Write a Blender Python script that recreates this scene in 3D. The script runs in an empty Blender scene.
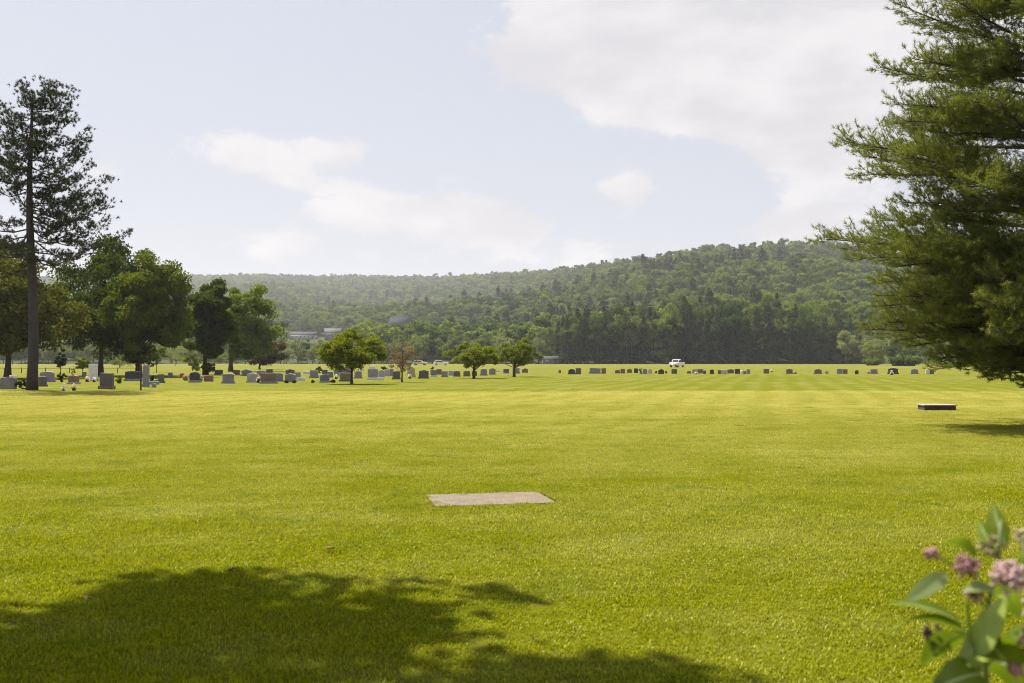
import bpy, bmesh, math, random
import numpy as np
from mathutils import Vector, Matrix

# ------------------------------------------------------------------ camera, light, exposure
S = bpy.context.scene
COL = S.collection
R = math.radians
F, HOR, EYE = 995.0, 360.0, 1.65            # focal length in pixels, horizon row, eye height

cam = bpy.data.objects.new('camera', bpy.data.cameras.new('camera'))
COL.objects.link(cam)
cam.location = (0, 0, EYE)
cam.rotation_euler = (R(90) + math.atan(18.5 / F), 0, 0)
cam.data.lens = 35.0; cam.data.sensor_width = 36.0
cam.data.clip_start = 0.05; cam.data.clip_end = 20000
cam.data.dof.use_dof = True; cam.data.dof.focus_distance = 45.0; cam.data.dof.aperture_fstop = 3.4
S.camera = cam

SUN_EL = R(58)
SUN_AZ = math.atan2(-0.66, 0.75)            # clockwise from +Y: behind the scene, to the left
sun = bpy.data.objects.new('sun', bpy.data.lights.new('sun', 'SUN'))
COL.objects.link(sun)
sun.data.energy = 5.0; sun.data.angle = R(0.5); sun.data.color = (1.0, 0.92, 0.80)
sd = Vector((math.sin(SUN_AZ) * math.cos(SUN_EL), math.cos(SUN_AZ) * math.cos(SUN_EL), math.sin(SUN_EL)))
sun.rotation_euler = (-sd).to_track_quat('-Z', 'Y').to_euler()
sun.location = (-40, 40, 60)

S.view_settings.view_transform = 'Standard'; S.view_settings.look = 'None'
S.view_settings.exposure = 1.18; S.view_settings.gamma = 1.0; S.view_settings.use_curve_mapping = False
S.render.engine = 'CYCLES'
S.cycles.use_denoising = True; S.cycles.denoising_prefilter = 'NONE'; S.cycles.filter_width = 1.05
S.cycles.max_bounces = 6; S.cycles.diffuse_bounces = 3; S.cycles.transmission_bounces = 4
S.cycles.volume_bounces = 0; S.cycles.transparent_max_bounces = 8
S.cycles.use_adaptive_sampling = True; S.cycles.adaptive_threshold = 0.01

W = bpy.data.worlds.new('World'); S.world = W; W.use_nodes = True

class NT:
    """small helper to wire nodes"""
    def __init__(s, tree): s.t = tree; s.n = tree.nodes; s.l = tree.links
    def node(s, typ, **kw):
        n = s.n.new(typ)
        for k, v in kw.items():
            setattr(n, k, v)
        return n
    def link(s, a, b): s.l.new(a, b)
    def put(s, sock, v):
        if hasattr(v, 'is_linked') or isinstance(v, bpy.types.NodeSocket): s.l.new(v, sock)
        else: sock.default_value = v
    def math(s, op, a, b=0.0, c=None, clamp=False):
        n = s.n.new('ShaderNodeMath'); n.operation = op; n.use_clamp = clamp
        s.put(n.inputs[0], a); s.put(n.inputs[1], b)
        if c is not None: s.put(n.inputs[2], c)
        return n.outputs[0]
    def mix(s, fac, a, b, blend='MIX'):
        n = s.n.new('ShaderNodeMix'); n.data_type = 'RGBA'; n.blend_type = blend
        s.put(n.inputs[0], fac)
        s.put(n.inputs[6], a if not isinstance(a, tuple) else (*a, 1)[:4]); s.put(n.inputs[7], b if not isinstance(b, tuple) else (*b, 1)[:4])
        return n.outputs[2]
    def noise(s, vec, scale, detail=4, rough=0.55, dist=0.0):
        n = s.n.new('ShaderNodeTexNoise')
        if vec is not None: s.l.new(vec, n.inputs['Vector'])
        n.inputs['Scale'].default_value = scale; n.inputs['Detail'].default_value = detail
        n.inputs['Roughness'].default_value = rough; n.inputs['Distortion'].default_value = dist
        return n.outputs['Fac']
    def smooth(s, v, a, b, lo=0.0, hi=1.0):
        n = s.n.new('ShaderNodeMapRange'); n.interpolation_type = 'SMOOTHSTEP'
        s.put(n.inputs[0], v); n.inputs[1].default_value = a; n.inputs[2].default_value = b
        n.inputs[3].default_value = lo; n.inputs[4].default_value = hi
        return n.outputs[0]
    def mapping(s, vec, scale=(1, 1, 1), loc=(0, 0, 0)):
        n = s.n.new('ShaderNodeMapping'); s.l.new(vec, n.inputs[0])
        n.inputs['Scale'].default_value = scale; n.inputs['Location'].default_value = loc
        return n.outputs[0]
    def ramp(s, fac, stops):
        n = s.n.new('ShaderNodeValToRGB'); s.l.new(fac, n.inputs[0])
        e = n.color_ramp.elements
        while len(e) < len(stops): e.new(0.5)
        for el, (p, c) in zip(e, stops):
            el.position = p; el.color = (c, c, c, 1) if isinstance(c, (int, float)) else (*c, 1)
        return n.outputs[0]

# ---- sky: Nishita sky, summer haze towards the horizon, clouds placed by direction on the dome
w = NT(W.node_tree)
bg = w.n['Background']
sky = w.node('ShaderNodeTexSky', sky_type='NISHITA', sun_disc=False)
sky.sun_elevation = SUN_EL; sky.sun_rotation = SUN_AZ % (2 * math.pi)
sky.air_density = 1.0; sky.dust_density = 1.6; sky.ozone_density = 1.0
BG = 0.085
bg.inputs['Strength'].default_value = BG
geo = w.node('ShaderNodeTexCoord').outputs['Generated']
sep = w.node('ShaderNodeSeparateXYZ'); w.link(geo, sep.inputs[0])
dx, dy, dz = sep.outputs
az = w.math('ARCTAN2', dx, dy); el = w.math('ARCSINE', dz)
cx = w.node('ShaderNodeCombineXYZ'); w.put(cx.inputs[0], az); w.put(cx.inputs[1], w.math('MULTIPLY', el, 1.6))
ae = cx.outputs[0]
nA = w.noise(w.mapping(ae, (1, 1, 1), (3.1, 0.7, 0)), 8.5, 10, 0.60, 0.35)
nB = w.noise(w.mapping(ae, (1, 1, 1), (9.4, 4.0, 2)), 24.0, 8, 0.62, 0.2)
# cloud banks: (azimuth px, elevation px from horizon, half width px, half height px, weight)
BANKS = [(700, 360, 210, 80, 1.0), (610, 300, 70, 50, .8), (690, 285, 75, 50, .8), (800, 300, 110, 80, .8), (850, 215, 80, 55, .72), (930, 330, 140, 120, .8),
         (230, 205, 40, 18, .62), (275, 182, 34, 14, .6), (322, 208, 46, 15, .62), (345, 155, 42, 22, .68), (420, 150, 62, 24, .64), (505, 136, 66, 24, .62),
         (630, 172, 50, 24, .8), (255, 112, 50, 20, .62), (455, 184, 30, 9, .42), (110, 170, 46, 20, .46), (580, 98, 120, 20, .36), (800, 130, 80, 22, .46), (390, 96, 80, 18, .36)]
HOLES = [(818, 305, 46, 34, 1.1), (700, 195, 130, 42, .3), (905, 350, 40, 30, .2)]
tot = None
for lst, sg in ((BANKS, 1), (HOLES, -1)):
    for (px, ep, hw, hh, wt) in lst:
        a0 = math.atan((px - 512) / F); e0 = math.atan(ep / F)
        qa = w.math('MULTIPLY', w.math('SUBTRACT', az, a0), F / hw)
        qe = w.math('MULTIPLY', w.math('SUBTRACT', el, e0), F / hh)
        d2 = w.math('ADD', w.math('MULTIPLY', qa, qa), w.math('MULTIPLY', qe, qe))
        g = w.math('MULTIPLY', w.math('EXPONENT', w.math('MULTIPLY', d2, -0.8)), wt * sg)
        tot = g if tot is None else w.math('ADD', tot, g)
tot = w.math('ADD', w.math('MINIMUM', tot, 1.0), 0.05)
dens = w.math('ADD', tot, w.math('ADD', w.math('MULTIPLY', w.math('SUBTRACT', nA, 0.5), 1.5), w.math('MULTIPLY', w.math('SUBTRACT', nB, 0.5), 0.85)))
mask = w.smooth(dens, 0.42, 0.70)
shade = w.smooth(w.noise(w.mapping(ae, (1, 1.3, 1), (3.0, 0.62, 0)), 7.0, 6, 0.55), 0.38, 0.64)
K = 1.0 / BG
hz = w.math('EXPONENT', w.math('MULTIPLY', w.math('MAXIMUM', el, 0.0), -4.2))
base_sky = w.mix(w.math('ADD', w.math('MULTIPLY', hz, 0.15), 0.83), sky.outputs[0], tuple(c * K for c in (0.275, 0.281, 0.312)))
cloud_col = w.mix(shade, tuple(c * K for c in (0.312, 0.304, 0.316)), tuple(c * K for c in (0.385, 0.372, 0.376)))
w.link(w.mix(w.math('MULTIPLY', mask, 0.9), base_sky, cloud_col), bg.inputs['Color'])

# ------------------------------------------------------------------ helpers
def at(px, py):                                # the ground point seen at a pixel
    d = F * EYE / (py - HOR)
    return (px - 512) / F * d, d
def xa(px, d): return (px - 512) / F * d
def za(py, d): return EYE + (HOR - py) / F * d

def tag(o, label=None, cat=None, group=None, kind=None):
    if label: o['label'] = label
    if cat: o['category'] = cat
    if group: o['group'] = group
    if kind: o['kind'] = kind
    return o
def empty(name, loc, rz=0.0):
    o = bpy.data.objects.new(name, None); COL.objects.link(o)
    o.location = loc; o.rotation_euler = (0, 0, rz); o.empty_display_size = 0.2
    return o
def link(name, me, parent=None, col=None):
    o = bpy.data.objects.new(name, me); (col or COL).objects.link(o)
    if parent is not None: o.parent = parent
    return o

def np_mesh(name, v, polys, mats, midx=None, smooth=False):
    """polys: list of integer arrays (n,3) or (n,4)"""
    v = np.asarray(v, np.float32)
    me = bpy.data.meshes.new(name)
    me.vertices.add(len(v)); me.vertices.foreach_set('co', v.ravel())
    loops = np.concatenate([p.ravel() for p in polys]).astype(np.int32)
    sizes = np.concatenate([np.full(len(p), p.shape[1]) for p in polys]).astype(np.int32)
    me.loops.add(len(loops)); me.loops.foreach_set('vertex_index', loops)
    me.polygons.add(len(sizes))
    st = np.zeros(len(sizes), np.int32); st[1:] = np.cumsum(sizes)[:-1]
    me.polygons.foreach_set('loop_start', st)
    try: me.polygons.foreach_set('loop_total', sizes)
    except Exception: pass
    for m in mats: me.materials.append(m)
    if midx is not None: me.polygons.foreach_set('material_index', np.asarray(midx, np.int32))
    if smooth: me.polygons.foreach_set('use_smooth', np.ones(len(sizes), bool))
    me.update(calc_edges=True); me.validate()
    return me

class MB:
    """collects shapes for ONE mesh"""
    def __init__(s): s.v = []; s.q = []; s.t = []; s.qm = []; s.tm = []; s.n = 0
    def add(s, v, q=None, t=None, m=0):
        v = np.asarray(v, float).reshape(-1, 3)
        if q is not None and len(q): s.q.append(np.asarray(q) + s.n); s.qm.append(np.full(len(q), m))
        if t is not None and len(t): s.t.append(np.asarray(t) + s.n); s.tm.append(np.full(len(t), m))
        s.v.append(v); s.n += len(v)
    def tube(s, pts, rad, sides=7, m=0, cap=True):
        pts = np.asarray(pts, float); n = len(pts)
        rad = np.full(n, rad) if np.isscalar(rad) else np.asarray(rad, float)
        d = np.gradient(pts, axis=0); d /= np.linalg.norm(d, axis=1)[:, None] + 1e-9
        ref = np.array([0, 0, 1.0]) if abs(d[:, 2]).mean() < 0.8 else np.array([1.0, 0, 0])
        a = np.cross(d, ref); a /= np.linalg.norm(a, axis=1)[:, None] + 1e-9
        b = np.cross(d, a)
        th = np.linspace(0, 2 * np.pi, sides, endpoint=False)
        ring = pts[:, None] + rad[:, None, None] * (np.cos(th)[None, :, None] * a[:, None] + np.sin(th)[None, :, None] * b[:, None])
        i = np.arange(n - 1)[:, None] * sides; j = np.arange(sides)[None]; k = (j + 1) % sides
        q = np.stack([i + j, i + k, i + sides + k, i + sides + j], -1).reshape(-1, 4)
        v = ring.reshape(-1, 3)
        t = None
        if cap:
            v = np.vstack([v, pts[-1], pts[0]]); jj = np.arange(sides); kk = (jj + 1) % sides
            e = (n - 1) * sides
            t = np.vstack([np.stack([e + jj, e + kk, np.full(sides, n * sides)], -1), np.stack([kk, jj, np.full(sides, n * sides + 1)], -1)])
        s.add(v, q, t, m)
    def box(s, c, size, rz=0.0, m=0, taper=(1, 1)):
        hx, hy, hz = (x / 2 for x in size)
        v = np.array([[sx * hx, sy * hy, sz * hz] for sz in (-1, 1) for sx, sy in ((-1, -1), (1, -1), (1, 1), (-1, 1))], float)
        v[4:, 0] *= taper[0]; v[4:, 1] *= taper[1]
        ca, sa = math.cos(rz), math.sin(rz)
        v = np.stack([v[:, 0] * ca - v[:, 1] * sa, v[:, 0] * sa + v[:, 1] * ca, v[:, 2]], -1) + np.asarray(c)
        s.add(v, [[0, 3, 2, 1], [4, 5, 6, 7], [0, 1, 5, 4], [1, 2, 6, 5], [2, 3, 7, 6], [3, 0, 4, 7]], None, m)
    def ball(s, c, r, m=0, seg=8, rings=5):
        r = np.asarray(r if hasattr(r, '__len__') else (r, r, r), float)
        ph = np.linspace(0, np.pi, rings + 1)[1:-1]; th = np.linspace(0, 2 * np.pi, seg, endpoint=False)
        v = np.stack([np.sin(ph)[:, None] * np.cos(th), np.sin(ph)[:, None] * np.sin(th), np.cos(ph)[:, None] + 0 * th], -1).reshape(-1, 3)
        v = np.vstack([v, [0, 0, 1], [0, 0, -1]]) * r + np.asarray(c)
        n = rings - 1
        i = np.arange(n - 1)[:, None] * seg; j = np.arange(seg)[None]; k = (j + 1) % seg
        q = np.stack([i + j, i + seg + j, i + seg + k, i + k], -1).reshape(-1, 4)
        jj = np.arange(seg); kk = (jj + 1) % seg
        t = np.vstack([np.stack([jj, kk, np.full(seg, n * seg)], -1), np.stack([(n - 1) * seg + kk, (n - 1) * seg + jj, np.full(seg, n * seg + 1)], -1)])
        s.add(v, q, t, m)
    def mesh(s, name, mats, smooth=False):
        polys = []; mi = []
        if s.q: polys.append(np.vstack(s.q)); mi.append(np.concatenate(s.qm))
        if s.t: polys.append(np.vstack(s.t)); mi.append(np.concatenate(s.tm))
        return np_mesh(name, np.vstack(s.v), polys, mats if isinstance(mats, (list, tuple)) else [mats], np.concatenate(mi), smooth)
    def build(s, name, mats, parent=None, smooth=False): return link(name, s.mesh(name, mats, smooth), parent)

def prism(name, outline, depth, mat, parent=None, bevel=0.012, loc=(0, 0, 0), rough=0.0, seed=0, axis='y'):
    """an outline in x,z given real thickness along y, edges bevelled"""
    bm = bmesh.new()
    f = [bm.verts.new((x, -depth / 2, z)) for x, z in outline]
    face = bm.faces.new(f)
    r = bmesh.ops.extrude_face_region(bm, geom=[face])
    bmesh.ops.translate(bm, verts=[g for g in r['geom'] if isinstance(g, bmesh.types.BMVert)], vec=(0, depth, 0))
    bmesh.ops.recalc_face_normals(bm, faces=bm.faces)
    if bevel: bmesh.ops.bevel(bm, geom=list(bm.edges), offset=bevel, segments=1, affect='EDGES', clamp_overlap=True)
    if rough:
        bmesh.ops.triangulate(bm, faces=bm.faces)
        bmesh.ops.subdivide_edges(bm, edges=bm.edges, cuts=2, use_grid_fill=True)
        rr = random.Random(seed)
        for v in bm.verts:
            if v.co.z > 0.02: v.co += Vector((rr.uniform(-1, 1), rr.uniform(-1, 1), rr.uniform(-1, 1))) * rough
    if axis == 'x': bmesh.ops.rotate(bm, verts=bm.verts, cent=(0, 0, 0), matrix=Matrix.Rotation(R(90), 3, 'Z'))
    me = bpy.data.meshes.new(name); bm.to_mesh(me); bm.free()
    me.materials.append(mat)
    o = link(name, me, parent); o.location = loc
    return o

# ------------------------------------------------------------------ materials
def pbr(name, col, rough=0.7, var=0.25, scale=6.0, spec=0.3, coord='Object', bump=0.0, speck=0.0, metal=0.0):
    m = bpy.data.materials.new(name); m.use_nodes = True
    t = NT(m.node_tree); b = t.n['Principled BSDF']
    tc = t.node('ShaderNodeTexCoord').outputs[coord]
    n = t.noise(tc, scale, 5, 0.6)
    lo = tuple(c * (1 - var) for c in col); hi = tuple(min(1, c * (1 + var)) for c in col)
    c = t.mix(n, lo, hi)
    if speck:
        n2 = t.noise(tc, scale * 14, 2, 0.5)
        c = t.mix(t.smooth(n2, 0.52, 0.66, 0, speck), c, tuple(min(1, x * 2.2 + .03) for x in col))
    t.link(c, b.inputs['Base Color'])
    b.inputs['Roughness'].default_value = rough; b.inputs['Specular IOR Level'].default_value = spec; b.inputs['Metallic'].default_value = metal
    if bump:
        bn = t.node('ShaderNodeBump'); bn.inputs['Strength'].default_value = bump; bn.inputs['Distance'].default_value = 0.02
        t.link(t.noise(tc, scale * 3, 6, 0.65), bn.inputs['Height']); t.link(bn.outputs[0], b.inputs['Normal'])
    return m

def foliage(name, a, b, trans=0.35, scale=0.6, per_object=0.25, gloss=0.0):
    """leaf material: two greens in clumps, thin enough to let light through"""
    m = bpy.data.materials.new(name); m.use_nodes = True
    t = NT(m.node_tree); t.n.remove(t.n['Principled BSDF']); out = t.n['Material Output']
    tc = t.node('ShaderNodeTexCoord').outputs['Object']
    n = t.smooth(t.noise(tc, scale, 3, 0.6), 0.35, 0.65)
    oi = t.node('ShaderNodeObjectInfo').outputs['Random']
    c = t.mix(n, a, b)
    if per_object:
        k = t.math('ADD', t.math('MULTIPLY', oi, 2 * per_object), 1 - per_object)
        cc = t.node('ShaderNodeCombineXYZ'); t.put(cc.inputs[0], t.math('POWER', k, 1.35)); t.put(cc.inputs[1], k); t.put(cc.inputs[2], k)
        c = t.mix(1.0, c, cc.outputs[0], 'MULTIPLY')
    d = t.node('ShaderNodeBsdfDiffuse'); t.link(c, d.inputs[0])
    tr = t.node('ShaderNodeBsdfTranslucent'); t.link(t.mix(1.0, c, (1.15, 1.2, 0.55), 'MULTIPLY'), tr.inputs[0])
    ms = t.node('ShaderNodeMixShader'); ms.inputs[0].default_value = trans
    t.link(d.outputs[0], ms.inputs[1]); t.link(tr.outputs[0], ms.inputs[2])
    o = ms.outputs[0]
    if gloss:
        g = t.node('ShaderNodeBsdfGlossy'); g.inputs['Roughness'].default_value = 0.42; g.inputs[0].default_value = (1, 1, 1, 1)
        m2 = t.node('ShaderNodeMixShader'); m2.inputs[0].default_value = gloss
        t.link(o, m2.inputs[1]); t.link(g.outputs[0], m2.inputs[2]); o = m2.outputs[0]
    t.link(o, out.inputs[0])
    return m

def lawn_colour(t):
    """turf colour at a place: green, dry straw with painted-in backlight by distance, mowing stripes"""
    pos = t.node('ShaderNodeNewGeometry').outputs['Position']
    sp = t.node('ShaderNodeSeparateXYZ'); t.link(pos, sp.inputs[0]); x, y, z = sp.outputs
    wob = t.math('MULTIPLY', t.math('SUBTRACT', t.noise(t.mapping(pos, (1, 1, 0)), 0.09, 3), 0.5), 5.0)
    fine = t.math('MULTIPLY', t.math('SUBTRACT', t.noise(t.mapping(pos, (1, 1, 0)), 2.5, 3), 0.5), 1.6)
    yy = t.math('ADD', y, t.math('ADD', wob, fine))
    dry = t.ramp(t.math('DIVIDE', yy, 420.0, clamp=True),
                 [(0, .0), (8 / 420, .03), (14 / 420, .20), (24 / 420, .46), (36 / 420, .72), (52 / 420, .86), (53.5 / 420, .12), (90 / 420, .12), (115 / 420, .22), (230 / 420, .30), (1, .38)])  # straw rises with distance: dry turf plus grazing backlight put into the colour
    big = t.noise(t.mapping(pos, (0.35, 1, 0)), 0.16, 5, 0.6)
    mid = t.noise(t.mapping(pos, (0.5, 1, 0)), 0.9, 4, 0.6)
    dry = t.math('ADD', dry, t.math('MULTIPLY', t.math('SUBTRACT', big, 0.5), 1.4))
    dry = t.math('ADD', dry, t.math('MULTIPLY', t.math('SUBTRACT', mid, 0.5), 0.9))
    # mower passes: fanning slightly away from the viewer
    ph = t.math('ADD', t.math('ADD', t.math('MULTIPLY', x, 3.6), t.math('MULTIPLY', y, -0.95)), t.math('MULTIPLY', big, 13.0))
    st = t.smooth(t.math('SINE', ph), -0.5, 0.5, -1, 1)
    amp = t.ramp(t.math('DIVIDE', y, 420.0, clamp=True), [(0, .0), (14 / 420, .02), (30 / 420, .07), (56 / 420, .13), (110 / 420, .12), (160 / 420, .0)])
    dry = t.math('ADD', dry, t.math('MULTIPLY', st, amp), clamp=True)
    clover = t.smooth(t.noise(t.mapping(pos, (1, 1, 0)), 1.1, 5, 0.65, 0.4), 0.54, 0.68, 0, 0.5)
    c = t.mix(clover, t.mix(dry, GREEN, STRAW_BACKLIT), (0.105, 0.155, 0.006))
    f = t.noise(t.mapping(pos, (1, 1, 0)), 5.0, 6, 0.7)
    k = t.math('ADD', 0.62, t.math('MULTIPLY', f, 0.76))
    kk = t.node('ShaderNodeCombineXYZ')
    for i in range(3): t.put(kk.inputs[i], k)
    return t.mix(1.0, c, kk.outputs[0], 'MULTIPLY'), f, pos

GREEN = (0.186, 0.203, 0.003); STRAW_BACKLIT = (0.365, 0.345, 0.135)
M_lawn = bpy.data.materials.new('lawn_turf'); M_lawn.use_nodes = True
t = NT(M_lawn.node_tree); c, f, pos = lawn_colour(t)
b = t.n['Principled BSDF']; yk = t.node('ShaderNodeSeparateXYZ'); t.link(pos, yk.inputs[0]); c = t.mix(t.smooth(yk.outputs[1], 44, 54), t.mix(1.0, c, (.45, .45, .40), 'MULTIPLY'), t.mix(1.0, c, (.56, .56, .44), 'MULTIPLY'))    # turf darkened near and far: shade between blades painted in, soil too
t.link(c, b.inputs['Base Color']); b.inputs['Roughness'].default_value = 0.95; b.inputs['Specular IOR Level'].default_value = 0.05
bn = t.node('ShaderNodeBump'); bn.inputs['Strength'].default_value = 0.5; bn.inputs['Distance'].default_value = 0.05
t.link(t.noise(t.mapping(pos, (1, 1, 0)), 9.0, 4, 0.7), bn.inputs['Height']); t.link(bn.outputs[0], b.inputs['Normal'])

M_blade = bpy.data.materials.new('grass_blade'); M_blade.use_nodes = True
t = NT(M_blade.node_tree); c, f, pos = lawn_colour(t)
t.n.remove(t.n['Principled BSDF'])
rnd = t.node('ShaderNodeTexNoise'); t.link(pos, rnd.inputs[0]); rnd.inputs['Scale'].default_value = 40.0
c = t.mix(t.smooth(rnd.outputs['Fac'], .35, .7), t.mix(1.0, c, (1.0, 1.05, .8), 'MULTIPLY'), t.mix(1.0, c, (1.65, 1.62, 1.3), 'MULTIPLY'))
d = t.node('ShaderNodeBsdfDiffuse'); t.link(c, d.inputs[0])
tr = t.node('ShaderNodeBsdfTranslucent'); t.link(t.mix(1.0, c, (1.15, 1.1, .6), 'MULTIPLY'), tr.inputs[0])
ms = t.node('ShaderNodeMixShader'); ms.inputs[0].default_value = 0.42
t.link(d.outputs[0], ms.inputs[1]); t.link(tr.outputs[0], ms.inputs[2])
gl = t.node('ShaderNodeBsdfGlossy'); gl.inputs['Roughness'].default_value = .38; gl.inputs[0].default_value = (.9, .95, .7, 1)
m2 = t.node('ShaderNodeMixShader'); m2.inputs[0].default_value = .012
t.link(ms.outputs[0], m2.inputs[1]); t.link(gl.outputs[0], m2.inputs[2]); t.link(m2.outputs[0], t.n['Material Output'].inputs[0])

M_floor = pbr('forest_floor', (0.045, 0.06, 0.025), 0.95, 0.4, 0.05, 0.05)
M_meadow = pbr('meadow', (0.15, 0.17, 0.03), 0.95, 0.3, 0.05, 0.05)
M_bark = pbr('bark', (0.075, 0.06, 0.055), 0.9, 0.45, 5.0, 0.1, bump=0.8)
M_barkred = pbr('red_pine_bark', (0.062, 0.052, 0.054), 0.9, 0.45, 4.0, 0.1, bump=0.8)
M_barkpale = pbr('pale_bark', (0.40, 0.37, 0.32), 0.85, 0.3, 5.0, 0.1, bump=0.4)
M_maple = foliage('maple_leaves', (0.07, 0.098, 0.011), (0.14, 0.162, 0.017), 0.42, 0.5, 0.12)
M_maple2 = foliage('maple_leaves_dark', (0.052, 0.08, 0.012), (0.092, 0.12, 0.015), 0.38, 0.5, 0.12)
M_olive = foliage('olive_leaves', (0.08, 0.085, 0.018), (0.115, 0.115, 0.02), 0.4, 0.5, 0.12)
M_light = foliage('light_leaves', (0.11, 0.155, 0.022), (0.15, 0.19, 0.03), 0.44, 0.5, 0.12)
M_lime = foliage('lime_leaves', (0.135, 0.165, 0.014), (0.19, 0.215, 0.018), 0.40, 0.7, 0.08)
M_crab = foliage('crabapple_leaves', (0.15, 0.18, 0.018), (0.21, 0.23, 0.024), 0.42, 0.8, 0.1)
M_purple = foliage('purple_leaves', (0.26, 0.17, 0.16), (0.21, 0.19, 0.10), 0.33, 0.9, 0.05)
M_rust = foliage('rust_leaves', (0.10, 0.055, 0.02), (0.055, 0.06, 0.016), 0.3, 0.6, 0.05)
M_needle = foliage('red_pine_needles', (0.030, 0.044, 0.017), (0.055, 0.068, 0.026), 0.15, 0.9, 0.05, 0.02)
M_white_pine = foliage('white_pine_needles', (0.12, 0.15, 0.022), (0.20, 0.22, 0.036), 0.36, 1.1, 0.05, 0.02)
M_fdec = foliage('forest_leaves', (0.078, 0.122, 0.018), (0.118, 0.16, 0.028), 0.4, 0.22, 0.58)
M_fdec2 = foliage('pale_forest_leaves', (0.15, 0.18, 0.06), (0.17, 0.195, 0.068), 0.4, 0.22, 0.25)
M_fcon = foliage('conifer_needles', (0.055, 0.078, 0.026), (0.09, 0.112, 0.036), 0.28, 0.25, 0.32)
M_shrub = foliage('shrub_leaves', (0.025, 0.04, 0.012), (0.05, 0.065, 0.018), 0.28, 1.5, 0.2)
M_yew = foliage('bright_shrub_leaves', (0.10, 0.15, 0.02), (0.15, 0.19, 0.03), 0.33, 1.2, 0.15)

# ------------------------------------------------------------------ ground and hills
def build_ground():
    mb = MB()
    ys = np.concatenate([[-3000, -300, -40], np.arange(-20, 60, 4.0), np.arange(60, 460, 20.0), [600, 900, 1500, 3000, 5200]])
    xs = np.concatenate([[-4200, -1500, -600], np.arange(-300, 301, 25.0), [600, 1500, 4200]])
    gx, gy = np.meshgrid(xs, ys)
    gz = np.zeros_like(gx)
    v = np.stack([gx, gy, gz], -1).reshape(-1, 3)
    n = len(xs); i = np.arange(len(ys) - 1)[:, None] * n; j = np.arange(n - 1)[None]
    mb.add(v, np.stack([i + j, i + j + 1, i + n + j + 1, i + n + j], -1).reshape(-1, 4))
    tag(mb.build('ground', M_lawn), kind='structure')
build_ground()

SKX = np.array([-900, -300, 0, 180, 250, 350, 430, 480, 560, 600, 640, 700, 740, 800, 850, 900, 960, 1024, 1200, 1700])
SKY = np.array([300, 285, 280, 277, 276, 277, 277, 276, 270, 265, 259, 250, 247, 244, 248, 256, 268, 280, 300, 330.])
def smoothstep(a, b, x):
    q = np.clip((x - a) / (b - a), 0, 1); return q * q * (3 - 2 * q)
R0 = 425.0
def hill_h(x, y):
    x = np.asarray(x, float); y = np.maximum(np.asarray(y, float), 1.0)
    u = x / y; r = y * np.sqrt(1 + 0.15 * u * u)
    px = 512 + F * u
    rr = 1250 + 1500 * (1 - smoothstep(330, 700, px))
    tree = 11.5
    E = np.maximum((HOR - np.interp(px, SKX, SKY)) / F + (EYE - tree) / rr, .012)
    tt = (r - R0) / (rr - R0); tc = np.clip(tt, 0, 1)
    g = tc ** .62
    nz = np.sin(x / 95 + 0.6 * np.sin(y / 140)) * 0.5 + np.sin(x / 47 + y / 120 + 1.3) * 0.3 + np.sin(y / 130 + x / 260) * 0.6
    env = np.clip(tc * 5, 0, 1) * np.clip((.93 - tc) * 5, 0, 1)
    h = E * r * g * (1 - .05 * np.clip((.93 - tc) * 5, 0, 1) * env) + nz * 12.0 * env
    back = np.clip((tt - 1) / 0.5, 0, 1)
    h = h * (1 - 0.7 * back)
    return np.where(tt <= 0, -0.6, h)

def build_hills():
    us = np.linspace(-0.95, 0.95, 150); rs = np.concatenate([np.linspace(415, 1300, 60), np.linspace(1330, 4300, 60)])
    gu, gr = np.meshgrid(us, rs)
    y = gr; x = gu * gr
    z = hill_h(x, y)
    v = np.stack([x, y, z], -1).reshape(-1, 3)
    n = len(us); i = np.arange(len(rs) - 1)[:, None] * n; j = np.arange(n - 1)[None]
    mb = MB(); mb.add(v, np.stack([i + j, i + j + 1, i + n + j + 1, i + n + j], -1).reshape(-1, 4))
    tag(mb.build('hills', M_floor, smooth=True), kind='structure')
build_hills()

# haze: one even box of air round everything
M_haze = bpy.data.materials.new('haze_air'); M_haze.use_nodes = True
t = NT(M_haze.node_tree); t.n.remove(t.n['Principled BSDF'])
pv = t.node('ShaderNodeVolumePrincipled'); pv.inputs['Color'].default_value = (0.90, 0.93, 1.0, 1)
pv.inputs['Density'].default_value = 0.00012; pv.inputs['Anisotropy'].default_value = 0.2
t.link(pv.outputs[0], t.n['Material Output'].inputs['Volume'])
mb = MB(); mb.box((0, 1100, 160), (9000, 8600, 324)); tag(mb.build('haze', M_haze), kind='stuff')

# ------------------------------------------------------------------ trees
def unit(v): return v / (np.linalg.norm(v, axis=-1, keepdims=True) + 1e-9)
def leaf_quads(mb, c, nrm, L, Wd, rng, m=0, along=None):
    """one small pointed leaf face per centre"""
    n = len(c)
    a = along if along is not None else rng.normal(size=(n, 3))
    a = unit(a - (a * nrm).sum(-1, keepdims=True) * nrm); b = np.cross(nrm, a)
    L = np.broadcast_to(L, n)[:, None]; Wd = np.broadcast_to(Wd, n)[:, None]
    v = np.stack([c - a * L / 2, c + b * Wd / 2 - a * L * .05, c + a * L / 2, c - b * Wd / 2 - a * L * .05], 1).reshape(-1, 3)
    mb.add(v, np.arange(4 * n).reshape(n, 4), None, m)

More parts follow.
